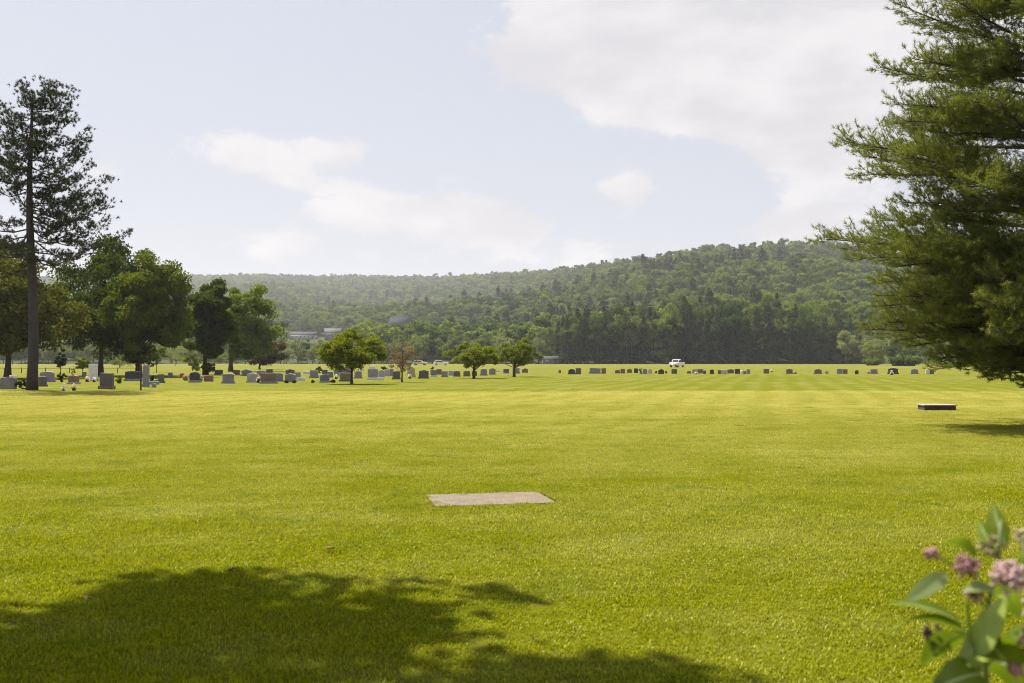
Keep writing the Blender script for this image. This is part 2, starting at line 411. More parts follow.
def crown_clumps(rng, n, rx, ry, rz, zc, uneven=0.3, bottom=0.75, inner=0.42):
    d = unit(rng.normal(size=(n, 3)))
    k = rng.normal(size=(4, 3)) * 1.8; phs = rng.uniform(0, 6.28, 4)
    lob = 1 + uneven * np.mean(np.sin(d @ k.T * 1.6 + phs), 1) * 1.6
    r = rng.uniform(0, 1, n) ** inner * lob
    p = d * r[:, None]
    p[:, 2] = np.where(p[:, 2] < 0, p[:, 2] * bottom, p[:, 2])
    return p * np.array([rx, ry, rz]) + np.array([0, 0, zc]), d

def crown_mesh(name, rng, mats, rx, ry, rz, zc, n_cl, per, leaf, cr=(0.2, 0.34), uneven=0.3, bottom=0.75, shift=(0, 0), inner=.42):
    cl, d = crown_clumps(rng, n_cl, rx, ry, rz, zc, uneven, bottom, inner)
    cl[:, 0] += shift[0]; cl[:, 1] += shift[1]
    rad = rx * rng.uniform(cr[0], cr[1], n_cl)
    idx = np.repeat(np.arange(n_cl), per); n = len(idx)
    q = unit(rng.normal(size=(n, 3))); rr = rng.uniform(0, 1, n) ** 0.45
    c = cl[idx] + q * (rr * rad[idx])[:, None] * np.array([1, 1, .72])
    nrm = unit(q * 0.6 + rng.normal(size=(n, 3)) * 0.75 + np.array([0, 0, 0.5]))
    mb = MB()
    leaf_quads(mb, c, nrm, leaf * rng.uniform(.7, 1.3, n), leaf * .62 * rng.uniform(.7, 1.3, n), rng)
    return mb.mesh(name, mats), cl

def trunk_mesh(name, rng, mat, h, r, targets, first=0.3, fork=0.55, lean=0.0, n_limb=14, sides=8, limb=0.45):
    mb = MB()
    z = np.linspace(0, h, 9)
    wob = np.cumsum(rng.normal(size=(9, 2)), 0) * r * 0.12; wob[0] = 0
    pts = np.column_stack([wob[:, 0] + lean * z, wob[:, 1], z]); pts[0, 2] = -0.15
    rad = r * (1 - 0.78 * (z / h) ** 0.9); rad[0] *= 1.35
    mb.tube(pts, rad, sides)
    if len(targets):
        pick = rng.permutation(len(targets))[:n_limb]
        for k in pick:
            q = targets[k]
            hz = np.clip(q[2] * rng.uniform(.35, .6), h * first, h * .93)
            i = np.interp(hz, z, np.arange(9)); p0 = np.array([np.interp(hz, z, pts[:, 0]), np.interp(hz, z, pts[:, 1]), hz])
            r0 = np.interp(hz, z, rad) * limb
            s = np.linspace(0, 1, 6)[:, None]
            mid = (p0 + q) / 2 + np.array([(q[0] - p0[0]) * .18, (q[1] - p0[1]) * .18, -0.06 * np.linalg.norm(q - p0)])
            c = (1 - s) ** 2 * p0 + 2 * s * (1 - s) * mid + s ** 2 * q
            mb.tube(c, r0 * (1 - .82 * s[:, 0]), 5)
    return mb.mesh(name, [mat], True)

def broadleaf(name, loc, rng, H, rx, rz, zc, mats, bark, trunk_r, n_cl, per, leaf, label, group=None, cat='tree', ry=None, uneven=0.3, bottom=0.75, n_limb=14, first=0.3, cr=(0.2, 0.34), shift=(0, 0), lean=0.0, inner=.42):
    cm, cl = crown_mesh('crown', rng, mats, rx, ry or rx, rz, zc, n_cl, per, leaf, cr, uneven, bottom, shift, inner)
    tm = trunk_mesh('trunk', rng, bark, zc + rz * 0.35, trunk_r, cl, first=first, n_limb=n_limb, lean=lean)
    e = empty(name, loc); tag(e, label, cat, group)
    link('trunk', tm, e); link('crown', cm, e)
    return e

def tree_px(name, px, base, x0, x1, top, bot, mats, label, seed, n_cl=60, per=260, leaf=0.26, fit=.93, bark=None, tw=None, group='trees among the graves', d=None, fit_=None, **kw):
    """a broadleaf tree that stands where the photo shows it: trunk, crown edges, crown top and bottom"""
    rng = np.random.default_rng(seed)
    if d is None: d = F * EYE / (base - HOR)
    x = xa(px, d); top = za(top, d); bot = za(bot, d)
    rx = (x1 - x0) / 2 / F * d; sx = ((x0 + x1) / 2 - px) / F * d
    zc = bot + (top - bot) * 0.42
    rz = top - zc
    return broadleaf(name, (x, d, 0), rng, top, rx * fit, rz * fit, zc, mats, bark or M_bark, tw or 0.3, n_cl, per, leaf, label, group, bottom=(zc - bot) / rz, shift=(sx, 0), **kw)

# --- left maples
tree_px('maple_tree', 8, 378.5, -75, 66, 246, 352, [M_olive], 'olive brown broadleaf tree behind the tall red pine, trunk left of the pine trunk', 11, 130, 330, .32, tw=.30)
tree_px('maple_tree', 101, 375.5, 54, 160, 236, 357, [M_maple2], 'dark green maple beside the tall pine, trunk rising just behind the wide dark gravestone', 12, 130, 330, .32, tw=.31)
tree_px('maple_tree', 139, 376.5, 102, 191, 245, 356, [M_maple], 'large round green maple whose trunk stands behind the tall grey tablet stone', 13, 135, 330, .31, tw=.33)
tree_px('maple_tree', 206, 374.6, 183, 242, 272, 361, [M_maple2], 'dark narrow maple just right of the gap beside the big round maple', 14, 95, 300, .32, tw=.31)
tree_px('maple_tree', 231, 371.5, 214, 276, 274, 362, [M_light], 'pale yellow green tree directly behind the dark narrow maple', 15, 80, 240, .36, tw=.33)
tree_px('small_tree', 260, 369.3, 242, 286, 341, 366, [M_rust], 'low rust brown broad tree behind the headstones, right of the pale tree', 16, 40, 220, .30, tw=.2, bark=M_bark)
# --- small ornamental trees
def ornamental(px, base, x0, x1, top, bot, mat, label, seed, n_cl, per, tw, leaf=.15, cr=(.2, .34)):
    tree_px('ornamental_tree', px, base, x0, x1, top, bot, [mat], label, seed, n_cl, per, leaf, tw=tw, uneven=.22, n_limb=14, first=.28, cr=cr, group='small ornamental trees', fit=.84, inner=.36)
ornamental(352, 384, 318, 390, 327, 373, M_lime, 'bright lime green small tree, widest of the ornamental trees, among the front headstones', 21, 110, 170, .10, cr=(.13, .25))
ornamental(402, 382, 384, 421, 338, 372, M_purple, 'thin pinkish purple small tree with sparse crown beside the lime green one', 22, 60, 60, .07, .10, (.14, .24))
ornamental(474, 378.4, 447, 501, 337, 369, M_crab, 'round green small tree with forked trunk, left one of the touching pair', 23, 80, 150, .13, .15, (.11, .22))
ornamental(514, 376.8, 495, 544, 336, 367, M_crab, 'round green small tree with straight trunk, right one of the touching pair', 24, 72, 165, .14, .15, (.12, .24))

# --- young trees and bushes behind the left graves
for k, (px, base, x0, x1, tp, bt, mat, lab) in enumerate([
        (61, 373, 54, 68, 350, 367, M_shrub, 'thin young sapling with loose leaves just right of the tall pine trunk'),
        (83, 373, 76, 90, 356, 369, M_crab, 'little round topped sapling left of the tall white gravestone'),
        (157, 372.5, 146, 167, 343, 362, M_light, 'slender young tree with pale leaves right of the tall grey tablet stone'),
        (193, 371, 184, 203, 351, 369, M_lime, 'bright green bushy young tree left of the dark narrow maple trunk'),
        (120, 368, 106, 136, 355, 367, M_fdec2, 'pale flowering bush between the two large maple trunks'),
        (176, 366, 160, 192, 338, 364, M_fdec2, 'grey green willowy bush far behind the graves between the maples'),
        (212, 366, 202, 232, 345, 364, M_fdec2, 'greyish thicket tree far behind the dark narrow maple')]):
    tree_px('young_tree', px, base, x0, x1, tp, bt, [mat], lab, 40 + k, 24, 130, .2, tw=.06, group='young trees and bushes')

# --- forest prototypes
def forest_dec(seed, H, rx, n_cl, per, leaf, mat):
    rng = np.random.default_rng(seed)
    cm, cl = crown_mesh('crown', rng, [mat], rx, rx, H * .38, H * .54, n_cl, per, leaf, (.24, .42), .28, 1.1)
    return trunk_mesh('trunk', rng, M_bark, H * .75, H * .018, cl, n_limb=6, sides=5), cm
def forest_con(seed, H, rx, n, leaf, mat, low=0.1, p=.75):
    rng = np.random.default_rng(seed)
    tier = np.sort(rng.uniform(low, 1, int(H * 2.6))); ti = rng.integers(0, len(tier), n)
    h = tier[ti] + rng.normal(size=n) * .006
    a = rng.uniform(0, 2 * np.pi, n)
    ph = rng.uniform(0, 6.28, len(tier))
    rmax = rx * np.clip(1.02 - h, .02, 1) ** p * (0.72 + .3 * np.sin(a * 3 + ph[ti]) + .18 * np.sin(a * 5 + 2 * ph[ti]))
    rr = rng.uniform(0.05, 1, n) ** .6 * np.abs(rmax)
    out = np.stack([np.cos(a), np.sin(a), np.zeros(n)], -1)
    c = out * rr[:, None]; c[:, 2] = h * H - rr * .16 + rng.normal(size=n) * .1
    nrm = unit(np.array([0, 0, 1.]) + out * .35 + rng.normal(size=(n, 3)) * .35)
    mb = MB(); leaf_quads(mb, c, nrm, leaf * rng.uniform(.7, 1.3, n), leaf * .42, rng, along=out + rng.normal(size=(n, 3)) * .45)
    z = np.linspace(0, H * .97, 6); tb = MB(); tb.tube(np.column_stack([0 * z, 0 * z, z]), H * .016 * (1.02 - z / H), 5)
    return tb.mesh('trunk', [M_bark], True), mb.mesh('crown', [mat])

# near forest edge: detailed prototypes shared by real objects
P_dec = [forest_dec(100 + k, 20, 5.2, 34, 150, .62, M_fdec) for k in range(5)]
P_con = [forest_con(120 + k, 22, 4.6, 4200, .95, M_fcon, .06, .62) for k in range(5)]
P_pale = [forest_dec(140 + k, 11, 4.0, 26, 120, .52, M_fdec2) for k in range(4)]
rng = np.random.default_rng(5)
def forest_tree(name, proto, x, y, z, sc, rz, label, group):
    e = empty(name, (x, y, z), rz); e.scale = (sc * rng.uniform(.9, 1.1), sc * rng.uniform(.9, 1.1), sc)
    tag(e, label, 'tree', group)
    link('trunk', proto[0], e); link('crown', proto[1], e)
def along(x0, x1, step, d0, d1):
    px = x0
    while px < x1:
        d = rng.uniform(d0, d1)
        yield px + rng.uniform(-.4, .4) * step, d
        px += step
# skyline of the near dark wood (px -> top row)
WX = [545, 560, 590, 640, 700, 760, 800, 850, 880, 930, 1060]; WT = [340, 316, 308, 305, 306, 304, 308, 322, 335, 338, 335]
for row, (d0, d1, step) in enumerate([(409, 416, 8.0), (420, 428, 9.5), (434, 446, 10.5)]):
    for px, d in along(556, 862, step, d0, d1):
        tp = np.interp(px, WX, WT) + rng.uniform(-3, 8)
        H = (HOR - tp) / F * d + EYE
        con = rng.random() < .5
        pr = P_con if con else P_dec
        forest_tree('conifer_tree' if con else 'forest_tree', pr[rng.integers(5)], xa(px, d), d, hill_h(xa(px, d), d) - .2 if d > 424 else 0, H / (22 if con else 20), rng.uniform(0, 6.28),
                    ('tall dark conifer' if con else 'tall leafy green tree') + (' in the front row of the wood edge behind the white pickup' if row == 0 else ' inside the dark wood, just behind its front row of trees' if row == 1 else ' at the back of the dark wood below the hillside forest'),
                    ('conifers' if con else 'leafy trees') + ' of the wood edge, ' + ('front row', 'second row', 'third row')[row])
for row, (d0, d1, step) in enumerate([(404, 414, 11.0), (418, 440, 12.0)]):
    for px, d in along(-30, 560, step, d0, d1):
        if 535 < px < 562 and row == 0: continue
        lo = 343 if px < 240 else 341
        if 282 < px < 350: lo = 342
        if px > 425: lo = 337
        tp = lo + rng.uniform(-6, 6) - row * 4
        H = (HOR - tp) / F * d + EYE
        pale = rng.random() < .75
        forest_tree('riverside_tree', P_pale[rng.integers(4)] if pale else P_dec[rng.integers(5)], xa(px, d), d, 0, H / (11 if pale else 20), rng.uniform(0, 6.28),
                    ('pale bushy tree in the front row at the lawn edge left of the wood' if row == 0 else 'pale bushy tree in the second row back left of the wood'),
                    'low trees along the far lawn edge, ' + ('front row', 'back row')[row])
for row, (d0, d1, step) in enumerate([(300, 330, 14.0), (390, 410, 11.0)]):
    for px, d in along(850 if row else 868, 1070, step, d0, d1):
        tp = 334 + rng.uniform(-5, 6) + (8 if row == 0 else 0)
        H = (HOR - tp) / F * d + EYE
        pale = rng.random() < .6
        forest_tree('lawn_edge_tree', (P_pale if pale else P_dec)[rng.integers(4)], xa(px, d), d, 0, H / (11 if pale else 20) * 1.1, rng.uniform(0, 6.28),
                    ('yellowish leafy tree at the lawn edge beyond the right hand pine' if row == 0 else 'green tree in the belt behind the lawn edge beyond the right hand pine'),
                    'trees beyond the right hand pine, ' + ('front row', 'back row')[row])

# hillside forest: one mass of wood, drawn by geometry nodes from eight tree shapes
def scatter(name, pts, rot, scl, idx, protos, mat_slots=()):
    pc = bpy.data.collections.new(name + '_shapes')
    for k, me in enumerate(protos): link(name + '_shape_%02d' % k, me, None, pc)
    me = bpy.data.meshes.new(name); me.vertices.add(len(pts)); me.vertices.foreach_set('co', np.asarray(pts, np.float32).ravel())
    a = me.attributes.new('rot', 'FLOAT_VECTOR', 'POINT'); a.data.foreach_set('vector', np.asarray(rot, np.float32).ravel())
    a = me.attributes.new('scl', 'FLOAT_VECTOR', 'POINT'); a.data.foreach_set('vector', np.asarray(scl, np.float32).ravel())
    a = me.attributes.new('idx', 'INT', 'POINT'); a.data.foreach_set('value', np.asarray(idx, np.int32))
    me.update()
    o = link(name, me)
    g = bpy.data.node_groups.new(name + '_nodes', 'GeometryNodeTree')
    g.interface.new_socket('Geometry', in_out='INPUT', socket_type='NodeSocketGeometry')
    g.interface.new_socket('Geometry', in_out='OUTPUT', socket_type='NodeSocketGeometry')
    n = g.nodes; i = n.new('NodeGroupInput'); out = n.new('NodeGroupOutput')
    ci = n.new('GeometryNodeCollectionInfo'); ci.inputs['Collection'].default_value = pc
    ci.inputs['Separate Children'].default_value = True; ci.inputs['Reset Children'].default_value = True
    ip = n.new('GeometryNodeInstanceOnPoints'); ip.inputs['Pick Instance'].default_value = True
    def attr(nm, typ):
        a = n.new('GeometryNodeInputNamedAttribute'); a.data_type = typ; a.inputs['Name'].default_value = nm
        return a.outputs['Attribute']
    L = g.links
    L.new(i.outputs[0], ip.inputs['Points']); L.new(ci.outputs[0], ip.inputs['Instance'])
    L.new(attr('idx', 'INT'), ip.inputs['Instance Index']); L.new(attr('rot', 'FLOAT_VECTOR'), ip.inputs['Rotation']); L.new(attr('scl', 'FLOAT_VECTOR'), ip.inputs['Scale'])
    L.new(ip.outputs[0], out.inputs[0])
    md = o.modifiers.new('scatter', 'NODES'); md.node_group = g
    return tag(o, kind='stuff')

def on_slope(px, row):
    for d in np.arange(620, 1500, 5.0):
        if HOR - (float(hill_h(xa(px, d), d)) - EYE) / d * F < row: return float(d)
    return 1500.0
HOUSES = [(303, on_slope(303, 339.5), 26), (333, on_slope(333, 339.5), 22), (400, on_slope(400, 331), 23)]
def build_hillside_forest():
    rng = np.random.default_rng(77)
    protos = [forest_dec(200 + k, 12, 4.3, 20, 64, .95, M_fdec)[1] for k in range(5)] + [forest_con(220 + k, 13, 3.6, 900, 1.3, M_fcon, .08, .55)[1] for k in range(3)]
    P = []
    r = 446.0
    while r < 3250:
        st = 8.0 + 5.0 * np.clip((r - 500) / 1700, 0, 1.4)
        us = np.arange(-0.62, 0.62, st / r)
        P.append(np.column_stack([(us + rng.uniform(-.45, .45, len(us)) * st / r) * r, r + rng.uniform(-.5, .5, len(us)) * st]))
        r += st * .95
    P = np.vstack(P); u = P[:, 0] / P[:, 1]; px = 512 + F * u
    rr = 1250 + 1500 * (1 - smoothstep(330, 700, px))
    keep = P[:, 1] < rr * 1.06
    for hx, hd, hw in HOUSES:
        keep &= ~((np.abs(px - hx) < hw) & (P[:, 1] > (hd - 260 if hw == 23 else 440)) & (P[:, 1] < hd + 14))
    P = P[keep]; rr = rr[keep]
    z = hill_h(P[:, 0], P[:, 1]) - .3
    n = len(P)
    patch = np.sin(P[:, 0] / 61 + 1.5 * np.sin(P[:, 1] / 83)) + np.sin(P[:, 1] / 57 + P[:, 0] / 133 + 2) + rng.normal(size=n) * .75
    con = (patch > 1.6) & (P[:, 1] < rr * .84)
    idx = np.where(con, rng.integers(5, 8, n), rng.integers(0, 5, n))
    far = 1.08 + .2 * np.clip((P[:, 1] - 600) / 1700, 0, 1)
    s = far * (.8 + .85 * rng.uniform(0, 1, n) ** 1.6) * np.where(con, 1.1, 1.0)
    scl = np.column_stack([s * rng.uniform(.95, 1.2, n), s * rng.uniform(.95, 1.2, n), s * rng.uniform(.75, 1.1, n)])
    rot = np.column_stack([rng.normal(size=n) * .04, rng.normal(size=n) * .04, rng.uniform(0, 6.28, n)])
    scatter('hillside_forest', np.column_stack([P, z]), rot, scl, idx, protos)
build_hillside_forest()

# --- the tall red pine on the left
def pine_needles(mb, tips, axes, per, L, wdt, rng, spread=.75, m=0):
    n = len(tips) * per
    i = np.repeat(np.arange(len(tips)), per)
    d = unit(axes[i] * .7 + rng.normal(size=(n, 3)) * spread * .62)
    ln = L * rng.uniform(.65, 1.15, n)[:, None]
    p = tips[i] + axes[i] * rng.uniform(-.06, .03, n)[:, None]
    s = unit(np.cross(d, rng.normal(size=(n, 3)))) * wdt / 2
    v = np.stack([p - s, p + s, p + d * ln], 1).reshape(-1, 3)
    mb.add(v, None, np.arange(3 * n).reshape(n, 3), m)

def red_pine():
    rng = np.random.default_rng(31)
    d = F * EYE / (390 - HOR); x0 = xa(32.5, d); top = za(90, d)
    e = empty('red_pine_tree', (x0, d, 0)); tag(e, 'very tall pine with a long bare dark trunk and sparse dark crown', 'tree', 'pines')
    tb = MB()
    z = np.linspace(0, top, 14); tx = -.012 * z + .10 * np.sin(z * .45); tx = tx - tx[0]
    z2 = z.copy(); z2[0] = -.2
    rad = np.interp(z, [0, .5, 7, 13, top], [.34, .275, .22, .12, .03])
    tb.tube(np.column_stack([tx, 0 * z, z2]), rad, 12)
    nb = MB()
    tips = []; axes = []
    hs = np.linspace(7.3, top - .3, 84)
    for k, h in enumerate(hs):
        f = (h - 7.3) / (top - 7.3)
        ln = np.interp(f, [0, .155, .38, .6, .86, .95, 1], [4.4, 5.2, 3.7, 2.9, 2.2, 1.4, .6]) * rng.uniform(.5, 1.08)
        a = k * 2.4 + rng.uniform(-.5, .5)
        if k % 5 == 0: a = rng.uniform(-.35, .35)
        rise = np.interp(f, [0, .3, .8, 1], [-.08, .10, .26, .45]) + rng.uniform(-.2, .16)
        o = np.array([math.cos(a), math.sin(a) * .9, 0]); p0 = np.array([np.interp(h, z, tx), 0, h])
        s = np.linspace(0, 1, 7)[:, None]
        side = np.array([-o[1], o[0], 0]) * rng.uniform(-.25, .25)
        c = p0 + o * s * ln + side * np.sin(s * 3) * ln * .4 + np.array([0, 0, 1]) * (rise * s + .18 * s ** 3 - .16 * np.sin(s * 3.1) + .05 * np.sin(s * 9 + k)) * ln
        tb.tube(c, .034 * (ln / 4) ** .5 * (1.05 - s[:, 0]) + .007, 5)
        ns = int(5 + ln * 4.2)
        for q in range(ns):
            sp = rng.uniform(.16, 1.0) if q > 1 else 1.0
            b = np.array([np.interp(sp, s[:, 0], c[:, i]) for i in range(3)])
            sd_ = (1 if q % 2 else -1)
            dr = unit(o * .8 + np.array([-o[1], o[0], 0]) * sd_ * rng.uniform(.2, 1.0) + np.array([0, 0, rng.uniform(.1, .6)]))
            tl = rng.uniform(.25, .85) * (.5 + .5 * ln / 5)
            tb.tube(np.array([b, b + dr * tl * .5 + [0, 0, .02], b + dr * tl + [0, 0, .08]]), np.array([.016, .011, .007]), 4)
            for w_ in range(rng.integers(3, 7)):
                tt = b + dr * tl * rng.uniform(.45, 1.05) + rng.normal(size=3) * [.16, .16, .09] + [0, 0, .06]
                tips.append(tt); axes.append(unit(dr * .5 + rng.normal(size=3) * .35 + [0, 0, .55]))
    tips = np.array(tips); axes = np.array(axes)
    pine_needles(nb, tips, axes, 24, .17, .024, rng, .95)
    tb.build('trunk', M_barkred, e, True); nb.build('crown', M_needle, e)
red_pine()

# --- the white pine on the right, close to the viewer
def white_pine():
    rng = np.random.default_rng(8)
    X, D, H = 14.2, 25.0, 17.5
    e = empty('white_pine_tree', (X, D, 0)); tag(e, 'large near pine with soft drooping plumes of needles reaching almost to the grass', 'tree', 'pines')
    tb = MB(); nb = MB()
    z = np.linspace(0, H, 12); z2 = z.copy(); z2[0] = -.2
    tb.tube(np.column_stack([.05 * np.sin(z), .05 * np.cos(z * .8), z2]), np.interp(z, [0, 1, H], [.42, .33, .04]), 12)
    tips = []; axes = []
    # (height on the trunk, tip height, reach, azimuth) of the branches the photo shows towards the left
    shown = [(3.9, 4.7, 6.5, 180), (3.6, 4.1, 5.9, 196), (3.9, 4.3, 5.6, 168), (6.0, 7.1, 6.1, 182), (5.7, 6.5, 5.6, 200), (6.1, 6.6, 5.2, 164), (5.0, 5.6, 5.2, 215), (4.9, 5.5, 4.9, 150),
             (2.7, 3.0, 5.2, 184), (2.5, 2.5, 4.9, 200), (2.6, 2.6, 4.7, 170), (1.9, 1.8, 3.9, 188), (1.7, 1.4, 3.4, 205), (1.6, 1.1, 2.7, 192), (1.9, 1.6, 3.4, 172), (1.5, .9, 2.2, 215), (2.2, 2.0, 4.3, 222), (1.8, 1.2, 3.2, 235),
             (8.3, 9.0, 4.6, 190), (8.2, 9.2, 4.9, 175), (9.3, 10.6, 4.7, 184), (9.2, 10.2, 4.3, 205), (10.2, 11.7, 4.6, 180), (7.3, 7.9, 5.0, 188), (7.1, 7.6, 4.6, 214), (3.1, 3.1, 4.8, 232), (4.3, 4.6, 4.8, 240)]
    RZ = [.9, 1.0, 1.65, 2.4, 3.2, 3.9, 4.4, 4.9, 5.3, 6.1, 6.7, 7.2, 7.7, 8.4, 9.1, 9.9, 10.6, 12]
    RR = [1.2, 2.1, 3.7, 5.4, 5.6, 5.1, 5.5, 6.2, 5.5, 4.9, 5.4, 5.8, 5.1, 4.5, 4.2, 4.7, 4.9, 4.2]
    for zt in np.arange(1.0, 11.6, .21):
        L = np.interp(zt, RZ, RR) * rng.uniform(.55, .98); up = rng.uniform(-.02, .30) * L
        shown.append((max(zt - up, .9), zt, L, rng.uniform(148, 262)))
    for zt in np.arange(1.25, 3.9, .15):
        L = np.interp(zt, RZ, RR) * rng.uniform(.75, 1.0)
        shown.append((max(zt - rng.uniform(-.02, .14) * L, .9), zt, L, rng.uniform(165, 228)))
    for h in np.arange(1.4, H - .5, .62):
        f = h / H
        L0 = np.interp(f, [0, .1, .3, .6, .85, 1], [3.6, 5.0, 5.4, 4.3, 2.2, .5])
        a0 = rng.uniform(0, 360)
        for q in range(5):
            a = a0 + q * 72 + rng.uniform(-18, 18)
            if 140 < a % 360 < 245 and h < 10.5: continue
            L = L0 * rng.uniform(.75, 1.05)
            shown.append((h, h + L * np.interp(f, [0, .2, .6, 1], [-.08, .1, .25, .8]), L, a))
    for (h, ht, L, a) in shown:
        L *= .965; a = R(a); o = np.array([math.cos(a), math.sin(a), 0]); sdv = np.array([-o[1], o[0], 0])
        s = np.linspace(0, 1, 9)[:, None]
        up = (ht - h)
        bend = rng.uniform(-.06, .06)
        c = np.array([0, 0, h]) + o * L * s + sdv * bend * L * np.sin(s * 2.6) + np.array([0, 0, 1]) * (up * s ** 1.9 + .05 * L * np.sin(s * 3.14))
        tb.tube(c, (.055 * (L / 5) ** .7 * (1.04 - s[:, 0]) + .007), 5)
        nl = int(L * 5.2)
        for q in range(nl):
            s0_ = .34 if h > 4.4 else .2; sp = s0_ + (1 - s0_) * (q + rng.uniform(0, 1)) / nl
            b = np.array([np.interp(sp, s[:, 0], c[:, i]) for i in range(3)])
            ll = min(L * (.36 * (1.0 - sp) + .085), 1.35) * rng.uniform(.65, 1.15)
            for sg in (-1, 1):
                dr = unit(o * rng.uniform(.65, 1.1) + sdv * sg * rng.uniform(.5, .95) + np.array([0, 0, rng.uniform(-.3, .45) if rng.random() < .7 else rng.uniform(.4, 1.0)]))
                m_ = max(2, int(ll / .16))
                ss = np.linspace(0, 1, 4)[:, None]
                lc = b + dr * ll * ss + np.array([0, 0, 1]) * (.16 * ss ** 2 - .05 * np.sin(ss * 3)) * ll
                tb.tube(lc, np.array([.010, .008, .006, .004]), 3, cap=False)
                for w_ in range(m_):
                    tpos = (.18 + .82 * (w_ + 1) / m_)
                    pp = np.array([np.interp(tpos, ss[:, 0], lc[:, i]) for i in range(3)])
                    tips.append(pp + rng.normal(size=3) * .03); axes.append(unit(dr + rng.normal(size=3) * .25 + [0, 0, .45]))
                    if w_ < m_ - 1 and rng.random() < .75:
                        tw = unit(dr * .7 + np.cross(dr, [0, 0, 1]) * rng.choice([-1, 1]) * .8 + [0, 0, rng.uniform(-.1, .4)])
                        tl = rng.uniform(.12, .30)
                        tips.append(pp + tw * tl); axes.append(unit(tw + [0, 0, .35]))
                        if rng.random() < .6: tips.append(pp + tw * tl * .5); axes.append(unit(tw + [0, 0, .3]))
    tips = np.array(tips); axes = np.array(axes)
    pine_needles(nb, tips, axes, 22, .13, .0105, rng, .85)
    print('white pine tufts', len(tips))
    tb.build('trunk', M_bark, e, True); nb.build('crown', M_white_pine, e)
white_pine()

# --- the tree beside the viewer (outside the frame, it throws the shade on the grass)
broadleaf('shade_tree', (-8.0, 9.5, 0), np.random.default_rng(3), 13, 4.6, 2.7, 10.2, [M_maple], M_bark, .3, 76, 175, .26,
          'broad leafy tree left of the viewer throwing dappled shade on the near grass', 'trees among the graves', ry=2.9, shift=(.8, -.2), uneven=.3, cr=(.13, .25), n_limb=18, first=.5)

# ------------------------------------------------------------------ grass
def blade_patch(seed, size, n):
    rng = np.random.default_rng(seed)
    p = np.column_stack([rng.uniform(-size / 2, size / 2, (n, 2)), np.zeros(n)])
    a = rng.uniform(0, 2 * np.pi, n); o = np.column_stack([np.cos(a), np.sin(a), 0 * a]); s = np.column_stack([-o[:, 1], o[:, 0], 0 * a])
    h = rng.uniform(.016, .042, n)[:, None] * np.where(rng.random(n) < .05, 1.5, 1)[:, None]; lean = rng.uniform(.1, .9, n)[:, None]; wd = rng.uniform(.0035, .0085, n)[:, None] / 2
    m = p + o * h * lean * .35 + np.array([0, 0, 1]) * h * .62
    tip = p + o * h * lean + np.array([0, 0, 1]) * h * (1 - .3 * lean)
    v = np.stack([p - s * wd, p + s * wd, m + s * wd * .85, m - s * wd * .85, tip], 1).reshape(-1, 3)
    b = np.arange(n)[:, None] * 5
    return np_mesh('grass_patch', v, [b + np.array([[0, 1, 2, 3]]), b + np.array([[3, 2, 4]])], [M_blade])

SLAB = (-0.27, 11.82, 1.40, 0.98, R(12))        # ground stone: centre, size, turn
def in_slab(x, y, grow=0.0):
    ca, sa = math.cos(-SLAB[4]), math.sin(-SLAB[4])
    qx, qy = x - SLAB[0], y - SLAB[1]
    lx, ly = qx * ca - qy * sa, qx * sa + qy * ca
    return (np.abs(lx) < SLAB[2] / 2 + grow) & (np.abs(ly) < SLAB[3] / 2 + grow)
def build_grass():
    rng = np.random.default_rng(2)
    big = [blade_patch(300 + k, .62, 1300) for k in range(6)]
    small = [blade_patch(320 + k, .12, 46) for k in range(3)]
    pts = []; y = -3.0
    while y < 53.5:
        hw = abs(y) * .56 + 4.0
        xs = np.arange(-hw, hw, .5)
        pts.append(np.column_stack([xs + rng.uniform(-.1, .1, len(xs)), y + rng.uniform(-.1, .1, len(xs)), 0 * xs]))
        y += .5
    pts = np.vstack(pts)
    keep = ~in_slab(pts[:, 0], pts[:, 1], .43); pts = pts[keep]
    idx = rng.integers(0, 6, len(pts))
    sx, sy = np.meshgrid(np.arange(-2.2, 1.8, .075), np.arange(10.4, 13.4, .075))
    sp = np.column_stack([sx.ravel(), sy.ravel(), 0 * sx.ravel()]) + rng.uniform(-.03, .03, (sx.size, 3)) * [1, 1, 0]
    sp = sp[in_slab(sp[:, 0], sp[:, 1], .60) & ~in_slab(sp[:, 0] + rng.normal(size=len(sp)) * .045, sp[:, 1] + rng.normal(size=len(sp)) * .045, .02)]
    allp = np.vstack([pts, sp]); n = len(allp)
    idx = np.concatenate([idx, rng.integers(6, 9, len(sp))])
    zs = np.concatenate([rng.uniform(.5, .9, len(pts)), rng.uniform(.6, 1.15, len(sp))])
    rot = np.column_stack([0 * zs, 0 * zs, rng.uniform(0, 6.28, n)])
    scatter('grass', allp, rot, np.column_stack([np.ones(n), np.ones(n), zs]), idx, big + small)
    print('grass patches', n)
build_grass()

# ------------------------------------------------------------------ ground stones
M_conc = pbr('worn_pinkish_concrete', (0.15, 0.124, 0.092), .9, .5, 4.0, .1, bump=.5, speck=.4)
M_soil = pbr('bare_soil', (0.05, 0.037, 0.022), .95, .4, 20.0, .05)
mb = MB(); mb.box((SLAB[0], SLAB[1], -.1), (SLAB[2] + .10, SLAB[3] + .10, .206), SLAB[4]); tag(mb.build('soil', M_soil), kind='structure')
o = prism('ground_slab', [(-SLAB[2] / 2, -.05), (SLAB[2] / 2, -.05), (SLAB[2] / 2, .012), (-SLAB[2] / 2, .012)], SLAB[3], M_conc, bevel=.006, loc=(SLAB[0], SLAB[1], 0))
o.rotation_euler.z = SLAB[4]
tag(o, 'worn pinkish concrete slab lying flush in the near grass', 'slab')

